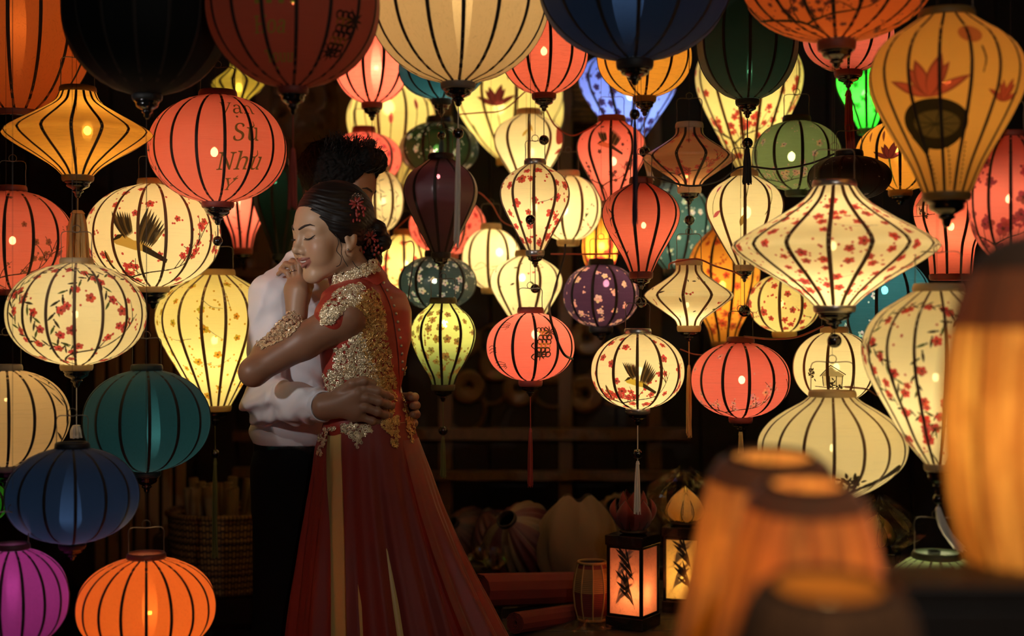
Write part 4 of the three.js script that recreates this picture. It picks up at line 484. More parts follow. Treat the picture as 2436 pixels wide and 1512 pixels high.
const P3 = bambooShade(1972, 1395, 1.12, 138, [[138, 0], [172, 14], [200, 60], [218, 130], [232, 220], [240, 300], [244, 380]], [.2, .08, .025], .0022, 90, 'blurred dark bamboo shade at the bottom edge, nearest the camera', 2);
{ const t = thing('front_stand', V(0, 0, 0), 'dark stepped stand under the blurred bamboo shades', 'stand'); for (const [h, p] of [P1, P2, P3]) { part('stand_block', box(.24, h, .2, p.x, h / 2, p.z, .006), DARKWOOD, t); } }
{ const d = 1.3, a = at(2160, 1388, d), b = at(2620, 1388, d), t = thing('wooden_box', V((a.x + b.x) / 2, 0, -d - .06), 'dark wooden box out of focus in the bottom right corner', 'box'); part('body', box(b.x - a.x, a.y - .02, .12, 0, (a.y - .02) / 2, 0, .006), DARKWOOD, t); part('lid', box(b.x - a.x + .008, .02, .128, 0, a.y - .01, 0, .004), DARKWOOD, t); }
{ const d = 1.42, s = d / FPX, g = thing('paper_lantern', at(2486, 1000, d), 'large blurred fibrous orange lantern cut by the right edge, close to the camera', 'lantern'), pr = []; for (let i = 0; i <= 30; i++) { const t = i / 30 * Math.PI; pr.push([Math.max(.05, Math.pow(Math.sin(t), .62)) * 236 * s, Math.cos(t) * 440 * s]); }
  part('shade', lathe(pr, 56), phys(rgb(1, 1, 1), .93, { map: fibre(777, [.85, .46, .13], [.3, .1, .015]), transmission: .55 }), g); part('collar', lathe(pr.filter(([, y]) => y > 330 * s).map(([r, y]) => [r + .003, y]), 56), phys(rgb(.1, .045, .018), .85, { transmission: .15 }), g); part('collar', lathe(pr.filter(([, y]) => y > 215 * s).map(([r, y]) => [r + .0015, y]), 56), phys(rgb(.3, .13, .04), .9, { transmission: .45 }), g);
  for (let k = 0; k < 9; k++) part('rib', tube(pr.map(([r, y]) => V(r + .001, y, 0)), .0016, 30, 5), SHADE_DARK, g).rotation.y = k * .698 + .2;
  const e = std(rgb(.1, .1, .1), .5); e.emissive = rgb(1, .66, .26); e.emissiveIntensity = 9; part('light_bulb', new THREE.SphereGeometry(.014, 16, 12), e, g); const l = new THREE.PointLight(rgb(1, .68, .28), .055, 0, 2); l.name = 'paper_lamp'; l.castShadow = true; g.add(l); part('hanging_cord', straight(V(0, 440 * s, 0), V(0, 3.05 - g.position.y, 0), .002), CORD, g); }

// ---------- added spot lamp out of view, stands in for unseen light on the couple ----------
{ const p = V(-1.75, 1.72, -1.7), aim = V(-.54, 1.37, -3.6), g = thing('added_spot_lamp', p, 'added spot lamp left of the picture, standing in for the unseen light on the couple', 'lamp'), q = new THREE.Quaternion().setFromUnitVectors(V(0, 0, 1), aim.clone().sub(p).normalize());
  const head = part('housing', lathe([[0, -.1], [.035, -.1], [.045, -.085], [.05, 0], [.06, .03], [.057, .03], [.046, 0], [.04, -.08], [0, -.08]], 28).rotateX(Math.PI / 2), BLACK_LACQUER, g); head.quaternion.copy(q); part('pole', straight(V(0, -.05, 0), V(0, -p.y, 0), .012, 10), BLACK_LACQUER, g); part('stand_foot', lathe([[0, 0], [.14, 0], [.14, .012], [.02, .025], [0, .025]], 24).translate(0, -p.y, 0), BLACK_LACQUER, g);
  const e = std(rgb(.2, .2, .2), .5); e.emissive = rgb(1, .93, .84); e.emissiveIntensity = 10; part('lens', new THREE.CircleGeometry(.045, 24).translate(0, 0, .012), e, g).quaternion.copy(q);
  const l = new THREE.SpotLight(rgb(1, .94, .9), 6.4, 0, .215, 1, 2); l.name = 'added_spot_beam'; l.position.copy(p).addScaledVector(aim.clone().sub(p).normalize(), .05); l.target.position.copy(aim); l.castShadow = true; l.shadow.radius = 2.2; scene.add(l, l.target); }
{ const p = V(.45, 2.35, .1), g = thing('added_fill_bulb', p, 'added bare light bulb behind the photographer, standing in for unseen light from the front', 'lamp'), e = std(rgb(.2, .2, .2), .5); e.emissive = rgb(1, .9, .78); e.emissiveIntensity = 30; part('light_bulb', lathe([[0, -.05], [.02, -.045], [.03, -.025], [.028, -.005], [.014, .02], [.013, .03], [0, .03]], 20), e, g); part('socket', new THREE.CylinderGeometry(.015, .014, .05, 16).translate(0, .055, 0), BLACK_LACQUER, g); part('hanging_cord', straight(V(0, .08, 0), V(0, .7, 0), .003), CORD, g);  // added fill bulb behind the camera, stands in for unseen front light
  const l = new THREE.PointLight(rgb(1, .92, .82), 3, 0, 2); l.name = 'added_fill_lamp'; l.position.y = -.02; l.castShadow = true; g.add(l); }

// ---------- people: distance fields and the meshes drawn from them ----------
function meshField(f, lo, hi, cell, color) {                          // naive surface nets, refined only near the surface
  const n = [0, 1, 2].map((k) => Math.ceil((hi[k] - lo[k]) / cell / 8) * 8 + 1), [nx, ny, nz] = n, val = new Float32Array(nx * ny * nz).fill(9), B = 8;
  const at3 = (i, j, k) => (k * ny + j) * nx + i;
  for (let k = 0; k < nz - 1; k += B) for (let j = 0; j < ny - 1; j += B) for (let i = 0; i < nx - 1; i += B) {
    const d = f(lo[0] + (i + 4) * cell, lo[1] + (j + 4) * cell, lo[2] + (k + 4) * cell); if (Math.abs(d) > cell * 12) { if (d < 0) for (let c = 0; c <= B; c++) for (let b = 0; b <= B; b++) for (let a = 0; a <= B; a++) if (val[at3(i + a, j + b, k + c)] === 9) val[at3(i + a, j + b, k + c)] = -9; continue; }
    for (let c = 0; c <= B; c++) for (let b = 0; b <= B; b++) for (let a = 0; a <= B; a++) { const q = at3(i + a, j + b, k + c); if (Math.abs(val[q]) === 9) val[q] = f(lo[0] + (i + a) * cell, lo[1] + (j + b) * cell, lo[2] + (k + c) * cell); }
  }
  const id = new Int32Array(nx * ny * nz).fill(-1), pos = [], idx = [];
  for (let k = 0; k < nz - 1; k++) for (let j = 0; j < ny - 1; j++) for (let i = 0; i < nx - 1; i++) {
    let m = 0, sx = 0, sy = 0, sz = 0, c = 0; const v = [];
    for (let q = 0; q < 8; q++) { const w = val[at3(i + (q & 1), j + (q >> 1 & 1), k + (q >> 2))]; v.push(w); if (w < 0) m |= 1 << q; }
    if (m === 0 || m === 255) continue;
    for (const [a, b] of EDGES) { if ((v[a] < 0) === (v[b] < 0)) continue; const t = v[a] / (v[a] - v[b]); sx += lerp(a & 1, b & 1, t); sy += lerp(a >> 1 & 1, b >> 1 & 1, t); sz += lerp(a >> 2, b >> 2, t); c++; }
    id[at3(i, j, k)] = pos.length / 3; pos.push(lo[0] + (i + sx / c) * cell, lo[1] + (j + sy / c) * cell, lo[2] + (k + sz / c) * cell);
  }
  const quad = (a, b, c, d, flip) => { if (a < 0 || b < 0 || c < 0 || d < 0) return; flip ? idx.push(a, c, b, a, d, c) : idx.push(a, b, c, a, c, d); };
  for (let k = 1; k < nz - 1; k++) for (let j = 1; j < ny - 1; j++) for (let i = 1; i < nx - 1; i++) {
    const v = val[at3(i, j, k)] < 0;
    if (v !== val[at3(i + 1, j, k)] < 0) quad(id[at3(i, j - 1, k - 1)], id[at3(i, j, k - 1)], id[at3(i, j, k)], id[at3(i, j - 1, k)], !v);
    if (v !== val[at3(i, j + 1, k)] < 0) quad(id[at3(i - 1, j, k - 1)], id[at3(i, j, k - 1)], id[at3(i, j, k)], id[at3(i - 1, j, k)], v);
    if (v !== val[at3(i, j, k + 1)] < 0) quad(id[at3(i - 1, j - 1, k)], id[at3(i, j - 1, k)], id[at3(i, j, k)], id[at3(i - 1, j, k)], !v);
  }
  const g = new THREE.BufferGeometry(), nor = new Float32Array(pos.length), e = cell * .6;
  for (let q = 0; q < pos.length; q += 3) { const [x, y, z] = [pos[q], pos[q + 1], pos[q + 2]]; const gx = f(x + e, y, z) - f(x - e, y, z), gy = f(x, y + e, z) - f(x, y - e, z), gz = f(x, y, z + e) - f(x, y, z - e), l = Math.hypot(gx, gy, gz) || 1; nor[q] = gx / l; nor[q + 1] = gy / l; nor[q + 2] = gz / l; }
  g.setAttribute('position', new THREE.Float32BufferAttribute(pos, 3)); g.setAttribute('normal', new THREE.BufferAttribute(nor, 3)); g.setIndex(idx);
  if (color) { const col = new Float32Array(pos.length); for (let q = 0; q < pos.length; q += 3) { const c = color(pos[q], pos[q + 1], pos[q + 2]); col[q] = c[0]; col[q + 1] = c[1]; col[q + 2] = c[2]; } g.setAttribute('color', new THREE.BufferAttribute(col, 3)); }
  return g;
}
const EDGES = [[0, 1], [2, 3], [4, 5], [6, 7], [0, 2], [1, 3], [4, 6], [5, 7], [0, 4], [1, 5], [2, 6], [3, 7]];
const smin = (a, b, k) => { const h = Math.max(k - Math.abs(a - b), 0) / k; return Math.min(a, b) - h * h * k * .25; };
const smax = (a, b, k) => -smin(-a, -b, k);
function cone(a, b, ra, rb) { const ax = a.x, ay = a.y, az = a.z, bx = b.x - ax, by = b.y - ay, bz = b.z - az, bb = bx * bx + by * by + bz * bz + 1e-12; return (x, y, z) => { const px = x - ax, py = y - ay, pz = z - az; const t = clamp((px * bx + py * by + pz * bz) / bb, 0, 1); return Math.hypot(px - t * bx, py - t * by, pz - t * bz) - (ra + (rb - ra) * t); }; }
const ball = (c, r) => (x, y, z) => Math.hypot(x - c.x, y - c.y, z - c.z) - r;
const egg = (cx, cy, cz, rx, ry, rz) => { const m = Math.min(rx, ry, rz); return (x, y, z) => { const a = (x - cx) / rx, b = (y - cy) / ry, c = (z - cz) / rz, k = Math.hypot(a, b, c), g = Math.hypot(a / rx, b / ry, c / rz); return g < 1e-9 ? -m : k * (k - 1) / g; }; };
const join = (list, k) => (x, y, z) => { let d = list[0](x, y, z); for (let i = 1; i < list.length; i++) d = smin(d, list[i](x, y, z), k); return d; };
const boundsOf = (pts, pad) => [[0, 1, 2].map((k) => Math.min(...pts.map((p) => p.getComponent(k))) - pad), [0, 1, 2].map((k) => Math.max(...pts.map((p) => p.getComponent(k))) + pad)];
const wob = (x, y, z, s) => Math.sin(x * s + 1.3 * Math.sin(y * s * .7)) * Math.sin(y * s * .9 + 1.1 * Math.sin(z * s * .8)) * Math.sin(z * s * 1.1 + .7 * Math.sin(x * s));
function frame(origin, yaw, pitch, roll) {                            // yaw: 0 faces the camera, positive turns to the picture's right
  const m = new THREE.Matrix4().makeRotationFromEuler(new THREE.Euler(pitch, yaw, roll, 'YXZ')); m.setPosition(origin); const inv = m.clone().invert(); const e = inv.elements;
  return { m, inv, local: (f) => (x, y, z) => f(e[0] * x + e[4] * y + e[8] * z + e[12], e[1] * x + e[5] * y + e[9] * z + e[13], e[2] * x + e[6] * y + e[10] * z + e[14]), out: (x, y, z) => V(x, y, z).applyMatrix4(m), in: (v) => v.clone().applyMatrix4(inv) };
}
// a head about its middle: x to its own left, y up, z out of the face
function headField(o, neckTo) {
  const w = o.wide ?? 1, L = [egg(0, .036, -.014, .073 * w, .084, .094), egg(0, .03, .03, .062 * w, .07, .058), egg(0, -.028, .028, .059 * w, .072, .06)];
  const soft = [ball(V(0, -.0935, .066), o.chin ?? .015)];
  for (const q of [-1, 1]) soft.push(cone(V(q * .052 * w, -.045, -.012), V(q * .016, -.094, .06), .016, .014), ball(V(q * .04 * w, -.024, .06), .023), ball(V(q * .032, -.046, .056), .022), cone(V(q * .014, .022, .083), V(q * .046, .02, .066), .008, .008));
  const base = join([...L, ...soft], .022), neck = cone(V(0, -.05, -.025), neckTo, o.neck ?? .05, (o.neck ?? .05) * 1.08);
  const nose = join([cone(V(0, .012, .083), V(0, -.028, .099), .0062, .0086), ball(V(0, -.033, .103), .0095), ball(V(.0125, -.0375, .0925), .0078), ball(V(-.0125, -.0375, .0925), .0078), cone(V(0, -.042, .09), V(0, -.052, .089), .004, .003)], .009);
  const lids = [1, -1].map((q) => egg(q * .0315, .0005, .0715, .0165, .0125, .0125)), sock = [1, -1].map((q) => egg(q * .031, .003, .0955, .018, .011, .012));
  const up = join([cone(V(-.031, -.0548, .0765), V(-.006, -.0575, .0895), .0022, .0037), cone(V(.031, -.0548, .0765), V(.006, -.0575, .0895), .0022, .0037), cone(V(-.006, -.0575, .0895), V(.006, -.0575, .0895), .0037, .0037)], .004);
  const low = join([cone(V(-.029, -.058, .0765), V(0, -.0735, .0868), .0022, .0044), cone(V(.029, -.058, .0765), V(0, -.0735, .0868), .0022, .0044)], .004);
  const gap = join([cone(V(-.0295, -.0562, .0825), V(0, -.0652, .0945), .0018, o.gap ?? .0032), cone(V(.0295, -.0562, .0825), V(0, -.0652, .0945), .0018, o.gap ?? .0032)], .002), nostril = [1, -1].map((q) => egg(q * .0068, -.0445, .0945, .0034, .003, .005));
  const ears = [1, -1].map((q) => { const a = egg(q * .0745 * w, -.004, -.012, .0085, .031, .018), b = egg(q * .086 * w, -.005, -.007, .007, .015, .008), lobe = ball(V(q * .0725 * w, -.033, -.004), .0085); return (x, y, z) => smax(smin(a(x, y, z), lobe(x, y, z), .008), -b(x, y, z), .006); });
  return (x, y, z) => {
    let d = smin(base(x, y, z), neck(x, y, z), .03); if (d > .06) return d;
    const v = y - (o.lift ?? 0);
    d = smax(d, -Math.min(sock[0](x, v, z), sock[1](x, v, z)), .012); d = smin(d, Math.min(lids[0](x, v, z), lids[1](x, v, z)), .005);
    d = smin(d, nose(x, v, z), .012); d = smin(d, Math.min(up(x, v, z), low(x, v, z)), .005); d = smax(d, -gap(x, v, z), .0015); d = smax(d, -Math.min(nostril[0](x, v, z), nostril[1](x, v, z)), .002); return smin(d, Math.min(ears[0](x, y, z), ears[1](x, y, z)), .006);
  };
}
const lipMask = (x, y, z) => z > .066 && Math.abs(x) < .0335 ? smooth(.0335 - Math.abs(x), 0, .003) * smooth(y, -.0815 + .62 * Math.max(0, Math.abs(x) - .006), -.078 + .62 * Math.max(0, Math.abs(x) - .008)) * (1 - smooth(y, -.0535 + .02 * Math.abs(Math.abs(x) - .006), -.0518)) : 0;
function onFace(f, x, y, lift = .0008) { let z = .14; for (let i = 0; i < 60; i++) { const d = f(x, y, z); if (d < .0003) break; z -= Math.max(.0004, d * .8); } return V(x, y, z + lift); }
function ribbon(pts, widths, up, th = .0009) { const out = []; for (let i = 0; i < pts.length - 1; i++) out.push(new THREE.CylinderGeometry(Math.max(th * .6, widths[i + 1] / 2), Math.max(th * .6, widths[i] / 2), pts[i].distanceTo(pts[i + 1]) * 1.08, 7).applyMatrix4(new THREE.Matrix4().compose(pts[i].clone().lerp(pts[i + 1], .5), new THREE.Quaternion().setFromUnitVectors(V(0, 1, 0), pts[i + 1].clone().sub(pts[i]).normalize()), V(1, 1, 1)))); return merge(out); }
// fingers: chains of [joint, ..., tip] with the radius at each end
function fingers(list, k = .004) { return join(list.map(([pts, r0, r1]) => { const seg = []; for (let i = 0; i < pts.length - 1; i++) seg.push(cone(pts[i], pts[i + 1], lerp(r0, r1, i / (pts.length - 1)), lerp(r0, r1, (i + 1) / (pts.length - 1)))); for (let i = 1; i < pts.length - 1; i++) seg.push(ball(pts[i], lerp(r0, r1, i / (pts.length - 1)) * 1.05)); return join(seg, .004); }), k); }
const bake = (g, m) => { g.applyMatrix4(m); return g; };
function joinBody(list) { return mergeGeometries(list.map((g) => { if (g.index) g = g.toNonIndexed(); for (const k of Object.keys(g.attributes)) if (!['position', 'normal', 'color'].includes(k)) g.deleteAttribute(k); return g; })); }
function sight(f, px, py, from, to) { const o = V(0, EYE, 0), dir = at(px, py, 1).sub(o); let t = from; for (let i = 0; i < 160 && t < to; i++) { const d = f(o.x + dir.x * t, o.y + dir.y * t, o.z + dir.z * t); if (d < .0006) { const p = V(o.x + dir.x * t, o.y + dir.y * t, o.z + dir.z * t), e = .003; return [p, V(f(p.x + e, p.y, p.z) - f(p.x - e, p.y, p.z), f(p.x, p.y + e, p.z) - f(p.x, p.y - e, p.z), f(p.x, p.y, p.z + e) - f(p.x, p.y, p.z - e)).normalize()]; } t += Math.max(.001, d * .7); } return null; }
const loftField = (rows, yaw) => { // rows of [pixel y, pixel x, depth, half width, half thickness], top to bottom
  const R = rows.map(([py, px, d, a, b]) => { const p = at(px, py, d); return [p.y, p.x, p.z, a, b]; }), c = Math.cos(yaw), s = Math.sin(yaw), top = R[0][0], bot = R[R.length - 1][0];
  return (x, y, z) => { let i = 1; while (i < R.length - 1 && y < R[i][0]) i++; const A = R[i - 1], B = R[i], q = clamp((A[0] - y) / (A[0] - B[0]), 0, 1), t = q * q * (3 - 2 * q) * .5 + q * .5, cx = lerp(A[1], B[1], t), cz = lerp(A[2], B[2], t), a = lerp(A[3], B[3], t), b = lerp(A[4], B[4], t);
    const dx = x - cx, dz = z - cz, u = (dx * c - dz * s) / a, w = (dx * s + dz * c) / b, k = Math.hypot(u, w), g = Math.hypot(u / a, w / b) || 1; let d = k < 1e-4 ? -Math.min(a, b) : k * (k - 1) / g; return Math.max(d, Math.max(y - top, bot - y)); };
};

// ---------- the woman ----------
const SKIN = [.5, .31, .185], LIP = [.33, .12, .09], LIFT = .0065, skinMat = phys(rgb(1, 1, 1), .46, { vertexColors: true, sheen: .15, sheenColor: rgb(.6, .4, .3) });
const plain = (c) => () => c;
const W = thing('person', at(868, 1931, 3.6).setY(0), 'woman in a red and gold embroidered dress with pinned up black hair, embracing the man', 'person');
const M = thing('person', at(745, 1931, 3.87).setY(0), 'man with short black hair in a white shirt and black trousers, holding the woman', 'person');
const child = (name, geo, mat, root, label) => part(name, geo.translate(-root.position.x, -root.position.y, -root.position.z), mat, root, label);
const BLACKHAIR = phys(rgb(.009, .0065, .0055), .5, { specularIntensity: .6, sheen: .3, sheenColor: rgb(.12, .08, .06) });
const wh = frame(at(786, 561, 3.56), -51 * Math.PI / 180, .12, -.02);
const wNeck = at(852, 684, 3.6), wHeadF = headField({ gap: .0038, lift: LIFT }, wh.in(wNeck));
const lipTint = (base) => (x, y, z) => { const m = lipMask(x, y - LIFT, z), blush = .35 * Math.exp(-((Math.abs(x) - .046) ** 2 + (y + .022) ** 2) / .0006) * (z > .03 ? 1 : 0); return base.map((b, i) => lerp(lerp(b, [.42, .16, .1][i], blush), LIP[i], m)); };
const headBox = [[-.1, -.19, -.135], [.1, .13, .125]];
const wHead = bake(meshField(wHeadF, ...headBox, .0024, lipTint(SKIN)), wh.m);
// joints of the near arm
const sh = at(822, 752, 3.49), el = at(604, 884, 3.46), wr = at(706, 750, 3.61), shFar = at(926, 738, 3.73);
const armF = join([cone(sh, sh.clone().lerp(el, .45), .047, .042), cone(sh.clone().lerp(el, .45), el, .042, .031), ball(el.clone().add(V(-.004, -.002, 0)), .029), cone(el, el.clone().lerp(wr, .3), .03, .034), cone(el.clone().lerp(wr, .3), wr, .034, .0215)], .02);
const torsoRows = [[640, 862, 3.6, .05, .05], [668, 864, 3.6, .07, .06], [700, 868, 3.6, .135, .075], [740, 870, 3.6, .142, .092], [800, 868, 3.6, .138, .1], [860, 866, 3.6, .124, .092], [930, 864, 3.6, .108, .082], [985, 874, 3.6, .122, .096], [1005, 877, 3.6, .127, .102], [1045, 878, 3.6, .118, .095]], tYaw = -127 * Math.PI / 180;
const torsoF = loftField(torsoRows, tYaw), bodyF = join([(x, y, z) => torsoF(x, y, z) + (y < .985 ? .03 : .012), armF, cone(sh, wNeck, .045, .05), cone(wNeck, shFar, .05, .05), cone(shFar, at(930, 830, 3.86), .04, .033)], .03);
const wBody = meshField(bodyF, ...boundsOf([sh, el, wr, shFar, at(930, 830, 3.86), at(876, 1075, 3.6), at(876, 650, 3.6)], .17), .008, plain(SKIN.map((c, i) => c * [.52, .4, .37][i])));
// her hand on his shoulder
const hp = (x, y, d) => at(x, y, d), wPalm = join([cone(wr, hp(714, 690, 3.615), .024, .027), cone(wr, hp(697, 692, 3.625), .022, .024), cone(hp(722, 668, 3.625), hp(694, 678, 3.635), .013, .012)], .018);
const wFing = fingers([[[hp(724, 670, 3.622), hp(727, 636, 3.635), hp(712, 624, 3.655), hp(697, 632, 3.672)], .0088, .0066], [[hp(714, 666, 3.622), hp(712, 630, 3.63), hp(696, 621, 3.655), hp(682, 632, 3.675)], .009, .0068], [[hp(704, 668, 3.626), hp(696, 634, 3.635), hp(680, 628, 3.66), hp(668, 640, 3.68)], .0086, .0064], [[hp(695, 676, 3.632), hp(684, 648, 3.642), hp(672, 642, 3.66), hp(662, 652, 3.68)], .0076, .0058], [[hp(727, 712, 3.62), hp(737, 680, 3.63), hp(738, 656, 3.645)], .011, .0075]]);
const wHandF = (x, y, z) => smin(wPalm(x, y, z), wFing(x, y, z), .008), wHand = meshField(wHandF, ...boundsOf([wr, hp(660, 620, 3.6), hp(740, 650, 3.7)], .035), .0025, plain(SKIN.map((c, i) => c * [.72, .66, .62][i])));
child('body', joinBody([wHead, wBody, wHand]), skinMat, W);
// brows, lashes, teeth
const BROW = std(rgb(.03, .017, .012), .8), LASH = std(rgb(.006, .005, .005), .6), F = wHeadF, faceTo = (v) => v.clone().applyMatrix4(wh.m);
for (const q of [1, -1]) {
  child('eyebrow', ribbon([[.012, .0165], [.02, .02], [.03, .0245], [.041, .0265], [.052, .0225]].map(([x, y]) => faceTo(onFace(F, q * x, y + LIFT + .0005, .0001))), [.0044, .0056, .0056, .0044, .0012]), BROW, W);
  child('eyelashes', merge([ribbon([[.0185, -.0045], [.024, -.0072], [.032, -.0082], [.04, -.0068], [.0465, -.003], [.051, .0005]].map(([x, y]) => faceTo(onFace(F, q * x, y + LIFT, .0004))), [.001, .0022, .003, .0034, .0026, .0008]), ...[...Array(9)].map((_, i) => { const t = i / 8, x = lerp(.021, .048, t), y = -.0066 - .0018 * Math.sin(t * 3) + .004 * Math.max(0, t - .6), a = onFace(F, q * x, y + LIFT, .0006); return ribbon([faceTo(a), faceTo(a.clone().add(V(q * .001 * (t - .1), -.0018, .0022))), faceTo(a.clone().add(V(q * .0035 * (t + .05), -.0022, .005)))], [.001, .0007, .0002]); })]), LASH, W);
}
{ const t = []; for (let i = -6; i <= 6; i++) { const x = i * .0037; t.push(new RoundedBoxGeometry(.0037, .0076 - .0003 * Math.abs(i), .003, 2, .0008).translate(x, LIFT - .0615 + .00014 * i * i, .0862 - x * x * 14)); } child('teeth', bake(merge(t), wh.m), phys(rgb(.78, .73, .64), .22), W); }
// hair: swept back, a braided knot low at the back
const hairCap = egg(0, .044, -.02, .086, .095, .103), hairFace = egg(0, -.034, .068, .066, .1, .068), strands = (x, y, z) => .0007 * Math.sin(420 * (y * .8 - z * .25) + 6 * Math.sin(z * 30 + x * 20)) + .0005 * Math.sin(800 * (y * .75 - z * .3) + 20 * x + 4 * Math.sin(z * 50));
const earHair = join([egg(.073, .03, -.012, .017, .032, .042), egg(-.073, .03, -.012, .017, .032, .042)], .004), braid = []; for (let i = 0; i < 9; i++) { const t = i / 8, p = V(.03 * Math.sin(i * 2.3) * .5 + .02, lerp(.02, -.1, t), lerp(-.105, -.085, t) - .018 * Math.sin(Math.PI * t)); braid.push(ball(p.clone().add(V((i % 2 ? 1 : -1) * .016, 0, (i % 3 - 1) * .006)), .027 - .008 * Math.abs(t - .4))); }
const knotF = join(braid, .004), hairF = (x, y, z) => { let d = smax(hairCap(x, y, z), -hairFace(x, y, z), .012); d = smax(d, -.5 * y + .866 * z - .046 + .25 * Math.max(0, Math.abs(x) - .03) * (y < .05 ? 1 : .3), .012); d = smax(d, -.075 - y, .02); d = smin(d, earHair(x, y, z), .014); return smin(d, knotF(x, y, z), .014) + strands(x, y, z) * smooth(Math.min(hairFace(x, y, z), .046 + .5 * y - .866 * z), 0, .022); };
const hairW = wh.local(hairF);
child('hair', bake(meshField(hairF, [-.12, -.16, -.18], [.12, .16, .12], .0028), wh.m), BLACKHAIR, W);
{ const loose = [[[798, 556], [806, 575], [801, 596], [812, 612], [808, 630], [800, 634]], [[803, 560], [813, 585], [812, 600], [818, 618], [828, 634]], [[838, 620], [846, 632], [856, 640]]].map((l, i) => tube(l.map(([x, y]) => at(x, y, 3.487 + .012 * i)), .0009, 30, 5)); child('loose_curl', merge(loose), BLACKHAIR, W); }
// red bead flowers in her hair, earring, ring
{ const rd = phys(rgb(.24, .022, .018), .2, { clearcoat: 1 }), sv = std(rgb(.75, .72, .7), .2, { metalness: 1 }), r = rng(501);
  for (const [px, py] of [[846, 487], [876, 562]]) { const h = sight(hairW, px, py, 3.3, 3.9) ?? [at(px, py, 3.47), V(0, 0, 1)], c = h[0].clone().addScaledVector(h[1], .004), g = new THREE.Group(); g.name = 'hair_flower'; g.position.copy(c).sub(W.position); g.quaternion.setFromUnitVectors(V(0, 0, 1), h[1].clone().lerp(V(-.1, .1, 1), .6).normalize()); W.add(g); g.userData.label = 'red bead flower pinned in the hair';
    const pg = new THREE.SphereGeometry(1, 12, 8); for (let i = 0; i < 8; i++) { const a = i / 8 * 6.283 + .4 * r(), p = part('petal', pg, rd, g); p.scale.set(.0034, .0085, .0026); p.position.set(Math.cos(a) * .0105, Math.sin(a) * .0105, .003 + .005 * r()); p.rotation.z = a - 1.57; }
    for (let i = 0; i < 16; i++) { const a = -1.15 + 1.5 * (r() - .5) - i * .03, l = .014 + .0021 * i, p = part('bead', pg, rd, g); p.scale.set(.0026 + .0012 * r(), .0034 + .002 * r(), .0028); p.position.set(Math.cos(a) * l + .008 * r(), Math.sin(a) * l, .004); }
    part('stamens', merge([...Array(16)].flatMap((_, i) => { const a = .3 + i / 16 * 2.9, l = .012 + .006 * r(), e = V(Math.cos(a) * l, Math.sin(a) * l + .006, .011 + .006 * r()); return [straight(V(0, .006, .002), e, .0004, 4), new THREE.SphereGeometry(.0011, 6, 5).translate(e.x, e.y, e.z)]; })), sv, g); }
  child('earring', new THREE.SphereGeometry(.0035, 14, 10).translate(...wh.out(.078, -.036, .001).toArray()), sv, W); child('ring', new THREE.TorusGeometry(.0098, .0014, 8, 24).rotateX(1.2).translate(...at(700, 646, 3.627).toArray()), sv, W); }
// bodice and mandarin collar
const SILKRED = phys(rgb(.36, .035, .02), .5, { sheen: .6, sheenColor: rgb(.7, .12, .06), sheenRoughness: .4 });
const collarBase = at(849, 664, 3.59), collarTop = at(836, 632, 3.58), collarF = (() => { const o = cone(collarBase, collarTop, .066, .058); return (x, y, z) => o(x, y, z); })();
const capF = cone(at(850, 718, 3.52), at(796, 752, 3.48), .054, .0505), dressF = (x, y, z) => { let d = join([torsoF, cone(sh.clone().lerp(wNeck, .3), wNeck, .055, .05), cone(wNeck, shFar, .05, .052), capF], .03)(x, y, z); const k = smax(d, -armF(x, y, z) - .0, .004); return Math.min(k, d) * 1; };
const dParts = join([torsoF, cone(sh.clone().lerp(wNeck, .3), wNeck, .057, .05), cone(wNeck, shFar, .05, .052)], .03);
const bodiceF = (x, y, z) => Math.min(smin(dParts(x, y, z), capF(x, y, z), .02), Math.max(collarF(x, y, z), collarTop.y - .012 - y > .07 ? 1 : -1)) ;
const BODICE_END = at(0, 1035, 3.6).y, bodiceCut = (x, y, z) => { const d = smin(dParts(x, y, z), capF(x, y, z), .02); return Math.max(BODICE_END - y, smax(d, -(cone(wh.out(0, -.05, -.025), wNeck, .046, .052)(x, y, z)), .004)); };
child('bodice', meshField(bodiceCut, ...boundsOf([sh, shFar, at(876, 1080, 3.6), at(862, 640, 3.6)], .17), .0055), SILKRED, W);
{ const ax = collarTop.clone().sub(collarBase).normalize(), g = lathe([[.075, -.02], [.0705, .0], [.0675, .024], [.066, .036], [.064, .034], [.067, .006], [.07, -.02]], 48); child('collar', g.applyQuaternion(new THREE.Quaternion().setFromUnitVectors(V(0, 1, 0), ax)).translate(...collarBase.toArray()), SILKRED, W); }
const collarRing = (() => { const ax = collarTop.clone().sub(collarBase).normalize(); return (x, y, z) => { const v = V(x, y, z).sub(collarBase), h = v.dot(ax), r = v.addScaledVector(ax, -h).length(); return Math.max(Math.abs(r - .0712 + .12 * h) - .0025, Math.abs(h - .012) - .027); }; })();
